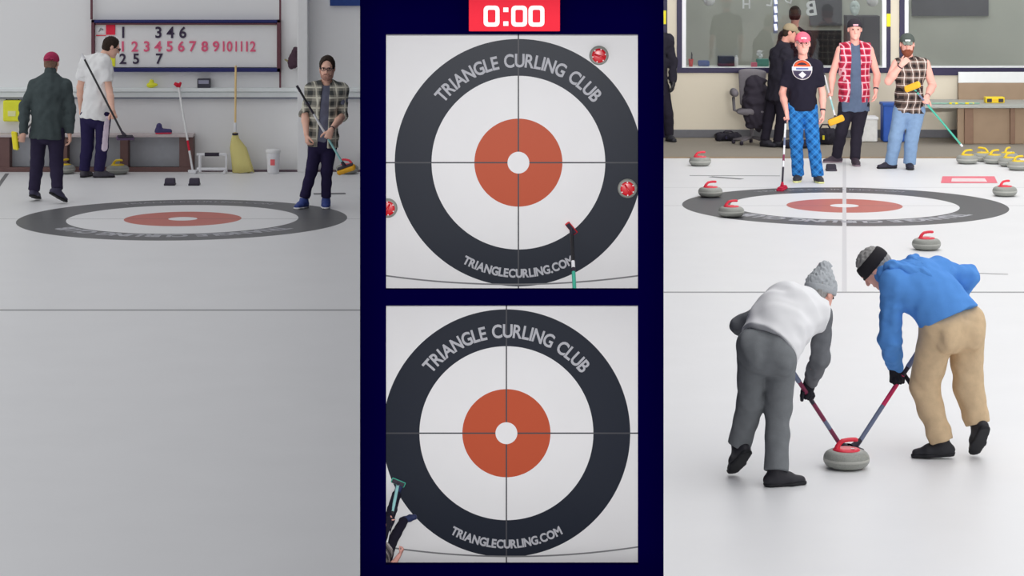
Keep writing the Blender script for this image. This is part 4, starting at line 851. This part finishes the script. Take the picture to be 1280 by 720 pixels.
# pink cap
fa = foot_at(997.5, 226.5, -.25, -1); fb = foot_at(1022, 227.5, .15, -1); d = depth(fa, fb)
pl_b = plaid('plaid_blue', C(44,114,182,R_*.85), C(32,64,112,R_*.8), C(70,140,200,R_*.85), .125, diag=True)
b0 = P(977.5, 236.5, F*H/(238-Y0)); b0[2] = .014; b1 = P(982.5, 140, d-.26)
def logo_shirt(cx, cz):
    n = N('tshirt_black_print'); x, y, z = n.xyz(); dx = n.ma('SUBTRACT', x, cx); dz = n.ma('SUBTRACT', z, cz); r = n.ma('SQRT', n.ma('ADD', n.ma('MULTIPLY', dx, dx), n.ma('MULTIPLY', dz, dz)))
    fr = n.ma('LESS_THAN', y, 0.02); base = C(33,31,42,R_*.8); A = lambda a, b: n.ma('MULTIPLY', a, b)
    c = n.mix(A(n.ma('LESS_THAN', r, .122), fr), base, C(214,206,204,R_)); c = n.mix(A(n.ma('LESS_THAN', r, .114), fr), c, C(70,64,84,R_*.9))
    c = n.mix(A(A(n.ma('LESS_THAN', r, .110), n.ma('GREATER_THAN', dz, .02)), fr), c, C(205,86,50,R_*.9)); c = n.mix(A(A(n.ma('LESS_THAN', r, .085), n.ma('GREATER_THAN', dz, .055)), fr), c, C(60,52,70,R_))
    c = n.mix(A(A(n.ma('LESS_THAN', n.ma('ABSOLUTE', dx), .125), n.ma('LESS_THAN', n.ma('ABSOLUTE', n.ma('SUBTRACT', dz, .012)), .024)), fr), c, C(206,208,216,R_))
    c = n.mix(A(A(n.ma('LESS_THAN', n.ma('ABSOLUTE', dx), .075), n.ma('LESS_THAN', n.ma('ABSOLUTE', n.ma('SUBTRACT', dz, .012)), .009)), fr), c, C(96,110,160,R_))
    tri = n.ma('LESS_THAN', n.ma('ADD', n.ma('ABSOLUTE', n.ma('MULTIPLY', dx, .9)), n.ma('ABSOLUTE', n.ma('ADD', dz, .062))), .042); c = n.mix(A(tri, fr), c, C(214,212,216,R_))
    n.bump(n.noise(100), .1); return n.done(c, .9, .1)
bs = base_of(fa, fb); lg = P(1003.5, 87.5, d-.15)-bs
J = pose(d, fa, fb, (1003.5, 54.5, -.02), (.0,-1,.02), (0,-.0,1), (1003.5, 73, .03), (985.5, 82, .02), (1021.5, 82, .02), (978, 116.5, .05), (1028, 116.5, .03), (994.5, 135, .03), (1012, 135, .03), (995.5, 178, -.03), (1016.5, 178, -.02),
         None, (1028.5, 141, -.08), ('grip', lerp(b0, b1, .90), b1-b0, V(.12,-.30,-.95)), ('free', V(.02,-.1,-1), V(-1,.1,0)), rightA=True)
person('man in a pink cap, printed black T-shirt and blue plaid trousers', bs, J, dict(skin=skR, hair=hair_g, hairlen=.004, hat=('cap', mat('cap_pink', C(238,98,118,R_*.85), .8), mat('cap_pink', C(238,98,118,R_*.85), .8), whites), glasses=mat('glasses_grey', (.25,.22,.22), .4), glassw=.8, pants=pl_b, hem=.02, legr=(.100,.080,.074,.076), sock=mat('sock_lime', C(205,205,110,R_*.8), .8), shoe=mat('shoe_dark_grey', C(52,50,54,R_*.8), .6), sole=mat('sole_lime', C(214,214,150,R_*.8), .6), cA=72, cB=28, head=1.10, face=-1, w=1.05, watch=('B',), watchmat=plumb,
    tops=[dict(name='t_shirt', mat=logo_shirt(lg[0], lg[2]), m=.022, low=.03, hip=1.05, sleeve='short', r=(.070,.070,.05,.04), sl=.75, fold=.004)]), h=.0085)
broom('upright red-padded broom held by the man in the pink cap', b0, b1, [(0, .28, plumb), (.28, .36, wht), (.36, .44, wine), (.44, .56, wht), (.56, .66, bgrey), (.66, .84, wht), (.84, 1, plumb)], mat('pad_dark_red', C(176,40,66,.8), .8, .1), V(.45, 1, 0), headm=mat('pad_dark_red', C(176,40,66,.8), .8, .1), up=V(0,-.1,1))
# red plaid
fa = foot_at(1046, 203, -1, -.25); fb = foot_at(1069, 206.5, .05, -1); d = depth(fa, fb)
pl_r = plaid('plaid_red', C(186,52,76,R_*.85), C(140,30,52,R_*.8), C(236,196,204,R_*.95), .088, wl=.11)
q0, q1 = P(1045, 150, d-.50), P(1030, 92, d+.52)
J = pose(d, fa, fb, (1068.5, 36.5, -.02), (-.02,-1,-.08), (0,-.05,1), (1068.5, 55, .03), (1049, 62.5, .02), (1088, 62.5, .02), (1040.5, 93, .06), (1096.5, 94, .05), (1058.5, 131, .03), (1076.5, 131, .03), (1051.5, 165, -.02), (1071, 165, -.02),
         None, (1094.5, 114, -.05), ('grip', lerp(q0, q1, .52)+V(.0,0,.0), q1-q0, V(0,-.15,-1)), ('free', V(-.02,-.1,-1), V(-1,.05,0)), rightA=True)
person('tall man in a sleeveless red plaid shirt and black backward cap', base_of(fa, fb), J, dict(skin=skR, hair=hair_d, hairlen=.004, hat=('backcap', mat('cap_black', C(38,34,40,R_*.7), .8), mat('cap_black', C(38,34,40,R_*.7), .8), mat('badge_pink', C(232,170,182,R_*.9), .6)), pants=cloth('trousers_black_b', C(36,33,42,R_*.75)), shoe=mat('shoe_plum', C(54,44,54,R_*.75), .6), sole=mat('sole_plum_pale', C(120,104,112,R_*.75), .6), cA=72, cB=26, face=-1, w=1.12, belly=.02, arm=1.08, legfat=1.05, head=1.10, watch=('B',), watchmat=plumb,
    tops=[dict(name='t_shirt', mat=cloth('tshirt_slate_blue', C(84,96,118,R_*.85)), m=.022, low=.08, hip=1.16, sleeve='none', fold=.005), dict(name='plaid_vest', mat=pl_r, m=.040, low=-.04, sleeve='none', fold=.005, open=.088)]), h=.0085)
broom('orange-padded broom hanging from the hand of the man in red plaid', q0, q1, [(0, .2, wht), (.2, .42, lteal), (.42, .95, wht), (.95, 1, plumb)], orange, V(1, -.1, .45), up=V(-.05,.85,.45))
# brown plaid, hand on chin
fa = foot_at(1114, 210.5, -1, -.22); fb = foot_at(1137, 211, -.1, -1); d = depth(fa, fb)
pl_k = plaid('plaid_brown', C(112,94,86,R_*.85), C(42,36,36,R_*.75), C(232,222,214,R_*.95), .10, wl=.06)
h0, h1 = P(1141, 109, d-.40), P(1203, 183, d-.42)
J = pose(d, fa, fb, (1134, 55.5, -.02), (-.08,-1,-.12), (0,-.05,1), (1137, 74, .03), (1119.5, 80, .0), (1158, 80, .02), (1110.5, 101.5, -.14), (1165.5, 107, .06), (1127, 138, .03), (1146, 138, .03), (1119.5, 172, -.03), (1139.5, 172, -.02),
         (1127, 81, -.22), None, ('free', V(.62,.05,.62), V(.35,.85,-.2)), ('grip', lerp(h0, h1, .26), h1-h0, V(-.35,-.35,-.85)), rightA=True)
person('bearded man in a sleeveless brown plaid shirt with a hand at his chin', base_of(fa, fb), J, dict(skin=skR, hair=hair_r, hairlen=.004, beard=hair_r, beardlen=.012, hat=('cap', mat('cap_green_grey', C(66,72,68,R_*.75), .8), mat('brim_green_grey', C(108,116,108,R_*.75), .8), whites), pants=cloth('jeans_blue', C(120,145,176,R_*.85)), legr=(.104,.086,.080,.080), hem=.03, shoe=mat('shoe_black_c', C(40,38,50,R_*.75), .6), sole=sole_d, cA=38, cB=72, head=1.10, face=-1, w=1.1, belly=.03, arm=1.2, watch=('B', 'A'), watchmat=plumb,
    tops=[dict(name='plaid_shirt', mat=pl_k, m=.026, low=.03, hip=1.05, sleeve='none', fold=.006, collar=.035)]), h=.0085)
broom('teal broom held head-up across the belly of the bearded man', h0, h1, [(0, .12, teal), (.12, .3, bgrey), (.3, .96, teal), (.96, 1, wht)], orange, V(1, 0, .05), up=V(.5,.6,-.5), group='curling brooms')
# tan cap, black jacket, in profile
fa = foot_at(956, 180, .6, -.5, d=36.95); fb = foot_at(972, 181, .9, -.3, d=36.9); d = 36.95
J = pose(d, fa, fb, (988, 41, .0), (.92,-.15,-.3), (.25,0,1), (979, 56, .02), (969, 66, .12), (984, 66, -.13), (968, 95, .22), (990, 96, -.20), (968, 117, .08), (977, 117, -.06), (961, 148, .06), (977, 149, -.06),
         (984, 112, .2), (1001, 105, -.22), ('free', V(.6,-.2,-.5), V(.2,.8,-.5)), ('free', V(.7,.1,-.4), V(.1,.9,-.3)), rightA=False)
person('man in a black jacket and tan cap standing in profile by the window', base_of(fa, fb), J, dict(skin=mat('skin_shade', C(196,140,124,R_*.8), .55, .3, .05, 30), hair=hair_d, hairlen=.004, hat=('cap', mat('cap_tan', C(138,124,100,R_*.75), .9), mat('cap_tan', C(138,124,100,R_*.75), .9)), pants=cloth('trousers_black_b', C(36,33,42,R_*.75)), shoe=shoe_d, sole=sole_d, w=1.1, face=1,
    tops=[dict(name='jacket', mat=cloth('jacket_black', C(40,38,46,R_*.75)), m=.028, low=.10, sleeve='long', r=(.076,.066,.06,.05), fold=.006, collar=.05, neck=False)]), h=.010)
# man half hidden by the divider
fa = foot_at(815, 176, -.2, -1, d=37.75); fb = foot_at(836.5, 176, .4, -1, d=37.75); d = 37.75
J = pose(d, fa, fb, (817, 22), (.0,-1,-.1), (0,0,1), (816.5, 40, .03), (800.5, 48), (836, 49), (794, 76, .03), (841, 77, .03), (807.5, 110, .02), (828, 110, .02), (809, 143, -.02), (835, 143, -.02),
         (795, 103, -.05), (841, 103, -.05), hang(-1), hang(1), rightA=True)
person('person in black, half hidden by the navy divider at the left of the right hall', base_of(fa, fb), J, dict(skin=skR, hair=hair_d, gloves=blk, pants=cloth('trousers_black_b', C(36,33,42,R_*.75)), shoe=shoe_d, sole=sole_d, w=1.1, face=-1, tops=[dict(name='jacket', mat=cloth('jacket_black', C(40,38,46,R_*.75)), m=.028, low=.10, sleeve='long', r=(.076,.066,.06,.05), fold=.006, collar=.05, neck=False)]), h=.011)
# person behind the glass
d = 39.6; fa = foot_at(985, 0, 0, 1, d=d); fb = foot_at(1003, 0, .1, 1, d=d); t = 0
J = pose(d, fa, fb, (994, 19), (.3,.9,-.1), (0,0,1), (994, 36, .0), (978, 44), (1010, 44), (972, 72), (1016, 72), (985.5, 102), (1003, 102), (986, 140), (1003, 140), (973, 98, -.02), (1015, 98, -.02), hang(-1), hang(1), rightA=False)
person('dark-haired person in black behind the glass, beyond the man in the tan cap', base_of(fa, fb), J, dict(skin=skR, hair=hair_d, hairlen=.022, pants=cloth('trousers_black_b', C(36,33,42,R_*.75)), shoe=shoe_d, sole=sole_d, tops=[dict(name='sweater', mat=cloth('jacket_black', C(40,38,46,R_*.75)), m=.02, low=.08, sleeve='long', collar=.04, neck=False)]), h=.012)

# ---- the two sweepers
glv = mat('glove_black', (.022,.022,.03), .8, .2, .2, 30, .2)
fa = foot_at(924, 598, -.35, .8, 40); fb = foot_at(970, 607.5, .75, .25, 0); d = depth(fa, fb)
w0 = P(1056, 566, 16.85); w0[2] = .014; w1 = P(968, 430, d+.30)
J = pose(d, fa, fb, (1026, 366, .46), (.58,.58,-.50), (.22,.30,.9), (1008, 375, .34), (968, 381, .20), (1029, 393, .26), (926, 407, .30), (1025, 448, .34), (942, 438, .02), (976, 444, .0), (938, 505, .06), (972.5, 511, .03),
         None, None, ('grip', lerp(w0, w1, .95), w1-w0, V(.75,.25,-.6)), ('grip', lerp(w0, w1, .515), w1-w0, V(-.25,.05,-.97)), rightA=False, bend=V(-.01,.0,.05), ins=0)
person('woman sweeper bent forward in a white vest, grey trousers and grey knit hat', base_of(fa, fb), J, dict(skin=mat('skin_sweeper', C(228,172,156,R_*.85), .55, .3, .05, 30), hair=hair_g, hairlen=.002, hat=('beanie', mat('knit_grey', C(178,182,186,R_*.9), .95, .05, .12, 70, .5)), gloves=glv, cA=70, cB=72, pants=cloth('trousers_slate', C(108,111,114,R_*.80)), legr=(.100,.080,.070,.076), hem=.0, fold=.0022, w=1.0, butt=True, shoe=mat('boot_black', (.030,.029,.036), .55, .3), sole=mat('boot_sole', (.02,.02,.024), .7), collar=.06,
    tops=[dict(name='sweater', mat=cloth('sleeve_grey', C(104,106,110,R_*.80)), m=-.006, low=-.10, sleeve='long', r=(.058,.057,.054,.043), sfold=.002, collar=.05, neck=False), dict(name='vest', mat=mat('vest_white', C(236,236,238,1.0), .8, .15, .03, 9), m=.036, low=-.04, hip=1.08, sleeve='none', nocut=('A',), fold=.003, fat=1.14, neck=False)]), h=.0065)
broom('broom with a wine-red shaft swept by the woman in the white vest', w0, w1, [(0, .10, bgrey), (.10, .22, wine), (.22, .30, bgrey), (.30, .46, wine), (.46, .52, plumb), (.52, .66, wine), (.66, 1, bgrey)], redp, V(.45, 1, 0), headm=plumb, up=V(0,.0,1), r=.0145)
fa = foot_at(1177, 573, -.95, .15, 4); fb = foot_at(1222.5, 573, -.25, .9, 50); d = depth(fa, fb)
m0 = P(1065, 566, 16.55); m0[2] = .014; m0 = G(1066, 567.5)+V(0,0,.014); m1 = P(1176, 396, d+.42)
J = pose(d, fa, fb, (1093, 335, .12), (-.55,.25,-.80), (-.78,.15,.58), (1121, 343, .10), (1116, 352, -.06), (1172, 338, .22), (1112, 424, .06), (1210, 346, .30), (1173, 412, -.02), (1207, 408, .07), (1155, 484, .06), (1210, 482, .06),
         None, None, ('grip', lerp(m0, m1, .515), m1-m0, V(.05,.05,-1)), ('grip', lerp(m0, m1, .93), m1-m0, V(-.45,.35,-.75)), rightA=False, bend=V(.02,-.02,.06), ins=0)
person('man sweeper bent forward in a blue hoodie, beige trousers and black headband', base_of(fa, fb), J, dict(skin=mat('skin_sweeper', C(228,172,156,R_*.85), .55, .3, .05, 30), hair=hair_g, hairlen=.010, hat=('headband', mat('headband_black', (.022,.02,.024), .85)), gloves=glv, cA=72, cB=70, pants=cloth('trousers_beige', C(206,180,146,R_*.95)), legr=(.122,.092,.080,.074), cuff=True, hem=.0, fold=.003, butt=True, w=1.04, sock=mat('sock_olive', C(86,88,78,R_*.8), .8), shoe=mat('shoe_sweeper', (.030,.030,.036), .6, .3, .2, 30, .2), sole=mat('sole_sweeper', (.016,.016,.02), .6),
    tops=[dict(name='hoodie', mat=cloth('hoodie_blue', C(84,138,206,R_*.85), .06), m=.036, low=-.065, hemtilt=V(.27,.14,.24), hip=1.20, fat=1.08, sleeve='long', r=(.076,.070,.064,.048), sfold=.0035, fold=.003, hood=True, neck=False)]), h=.0065)
broom('broom with a pink and grey shaft swept by the man in the blue hoodie', m0, m1, [(0, .34, bgrey), (.34, .56, pink), (.56, .62, plumb), (.62, 1, bgrey)], redp, V(.4, -1, 0), headm=plumb, up=V(0,.0,1), r=.0145)

# ---- on the overhead boards, at the boards' own scale
c, k = boards['upper']
rt = empty('curling_broom', on_board('upper', 714, 285), rot=(PI/2, 0, 0), scale=k); S_ = 84.7
broom('broom standing on the dark ring of the upper overhead board', V(0,0,.02), V(3/S_, -74/S_, .75), [(0, .10, plumb), (.10, .5, blk), (.5, .6, wht), (.6, .66, plumb), (.66, .94, teal), (.94, 1, redp)], dred_h, V(.6, -.8, 0), headm=plumb, r=.028, up=V(0,-.25,1), parent_rot=rt)
c, k = boards['lower']; B3 = lambda px, py, z: V((px-633)/S_, (541.5-py)/S_, z)
def ft(px, py, dx, dy, z=.091): f = unit(V(dx, dy, 0)); return B3(px, py, z), f, V(0,0,1)
fa = ft(496, 616, .35, 1); fb = ft(505, 649, 1, .22); u0, u1 = B3(498, 602.5, .03), B3(483.5, 674, 1.05)
J = dict(N=B3(472, 688, 1.45), H=B3(464, 690, 1.62), f=V(.8,.5,-.2), u=V(-.1,0,1), A=B3(473, 672, 1.38), B=B3(481, 700, 1.34), eA=B3(477, 655, 1.12), eB=B3(491.5, 688, 1.08), P=B3(477, 664, .9), Q=B3(485, 680, .9), kA=B3(488, 640, .5), kB=B3(491, 668, .5))
J['aA'], J['tA'], J['uA'] = fa; J['aB'], J['tB'], J['uB'] = fb
J['wA'], J['fA'] = grip(lerp(u0, u1, .47), u1-u0, V(.7,.6,-.1), False); J['wB'] = B3(503, 673, .95); J['fB'] = hand_frame(V(.45,.75,-.1), n=V(-.6,.4,-.3), right=True)
rt = empty('person', V(c[0], D1, c[2]), 'person seen from above with a teal broom, lower overhead board', 'person', rot=(PI/2, 0, 0), scale=k)
person('', V(0,0,0), J, dict(skin=mat('skin_board', C(205,150,140,.8), .55, .3, .05), hair=hair_d, pants=cloth('trousers_ink_board', C(30,28,40,.7)), shoe=mat('shoe_blue_board', C(38,46,82,.8), .6), sole=mat('sole_board', C(60,64,90,.8), .6), cA=70, cB=55, legfat=1.05, arm=1.1,
    tops=[dict(name='plaid_shirt', mat=plaid('plaid_grey_board', C(120,112,112,.8), C(52,50,54,.7), C(190,184,184,.9), .15), m=.03, low=.08, sleeve='elbow', r=(.08,.072,.066,.056), sl=.1)]), h=.012, root=rt)
rt['label'] = 'person seen from above with a teal broom, lower overhead board'
rt = empty('curling_broom', B3(498, 602.5, .03)*0+V(X(498, D1), D1-.03*k, Z(602.5, D1)), rot=(PI/2, 0, 0), scale=k)
broom('teal-headed broom held by the person on the lower overhead board', V(0,0,0), u1-u0, [(0, .40, lteal), (.40, .62, blk), (.62, .95, wht), (.95, 1, plumb)], teal, V(1, -.42, 0), headm=plumb, r=.024, up=V(0,0,1), parent_rot=rt)

# ---------------------------------------------------------------- camera, light, colour management
cam = bpy.data.cameras.new('camera'); co_ = bpy.data.objects.new('camera', cam); COL.objects.link(co_)
co_.location = (0, 0, H); co_.rotation_euler = (PI/2, 0, 0); cam.sensor_fit = 'HORIZONTAL'; cam.sensor_width = 36; cam.lens = F/1280*36
cam.shift_x = 0; cam.shift_y = -(360-Y0)/1280; cam.clip_start = .05; cam.clip_end = 200; SC.camera = co_
w = bpy.data.worlds.new('rink_air'); SC.world = w; w.use_nodes = True; bg = w.node_tree.nodes['Background']
bg.inputs[0].default_value = (.97, .98, 1.0, 1); bg.inputs[1].default_value = .75
def area(name, loc, sx, sy, power, col=(1,1,1), rot=(0,0,0)):
    l = bpy.data.lights.new(name, 'AREA'); l.shape = 'RECTANGLE'; l.size = sx; l.size_y = sy; l.energy = power; l.color = col
    o = bpy.data.objects.new(name, l); COL.objects.link(o); o.location = loc; o.rotation_euler = rot; return o
area('right_hall_fill', (4.9, 24, 7.0), 8.4, 34, 900, (1, .99, .98))  # unseen lamp added to make the right hall brighter than the left
wl_ = area('right_wall_fill', (4.6, 18, 3.05), 5, .4, 62); wl_.data.spread = math.radians(26); wl_.rotation_euler = (Vector((4.6, 38.3, 1.9))-wl_.location).to_track_quat('-Z', 'Y').to_euler()  # unseen light added to lift the right back wall
sp = bpy.data.lights.new('board_fill_spot', 'SPOT'); sp.energy = 2300; sp.spot_size = math.radians(24); sp.spot_blend = .05; sp.shadow_soft_size = .0012  # unseen spot behind the camera, added to brighten the boards
so_ = bpy.data.objects.new('board_fill_spot', sp); COL.objects.link(so_); so_.location = (0, -.30, 3.70); tgt = V(0, D0, Z(372)); dv_ = Vector(tgt)-Vector(so_.location); so_.rotation_euler = dv_.to_track_quat('-Z', 'Y').to_euler()
# unseen flaps added to keep the spot on the front of the divider
bdm = mat('spot_mask_black', (.01,.01,.01), .8); bd = empty('spot_mask', (0, -.18, 3.67)); bd['kind'] = 'structure'
o0 = V(0, -.30, 3.70)
def proj(px, py): p = P(px, py, D0); t = (-.18-o0[1])/(p[1]-o0[1]); return o0+(p-o0)*t-V(0,-.18,3.67)
a, b = proj(452, 722), proj(828, -8); m = MB()
for lo, hi in (((-.12, 0, -.12), (a[0], .0015, .12)), ((b[0], 0, -.12), (.12, .0015, .12)), ((a[0], 0, -.12), (b[0], .0015, a[2])), ((a[0], 0, b[2]), (b[0], .0015, .12))): m.box(lo, hi)
m.build('flap', bdm, bd)
vs_ = SC.view_settings; vs_.view_transform = 'Standard'; vs_.look = 'None'; vs_.gamma = 1; vs_.exposure = 0; vs_.use_curve_mapping = False
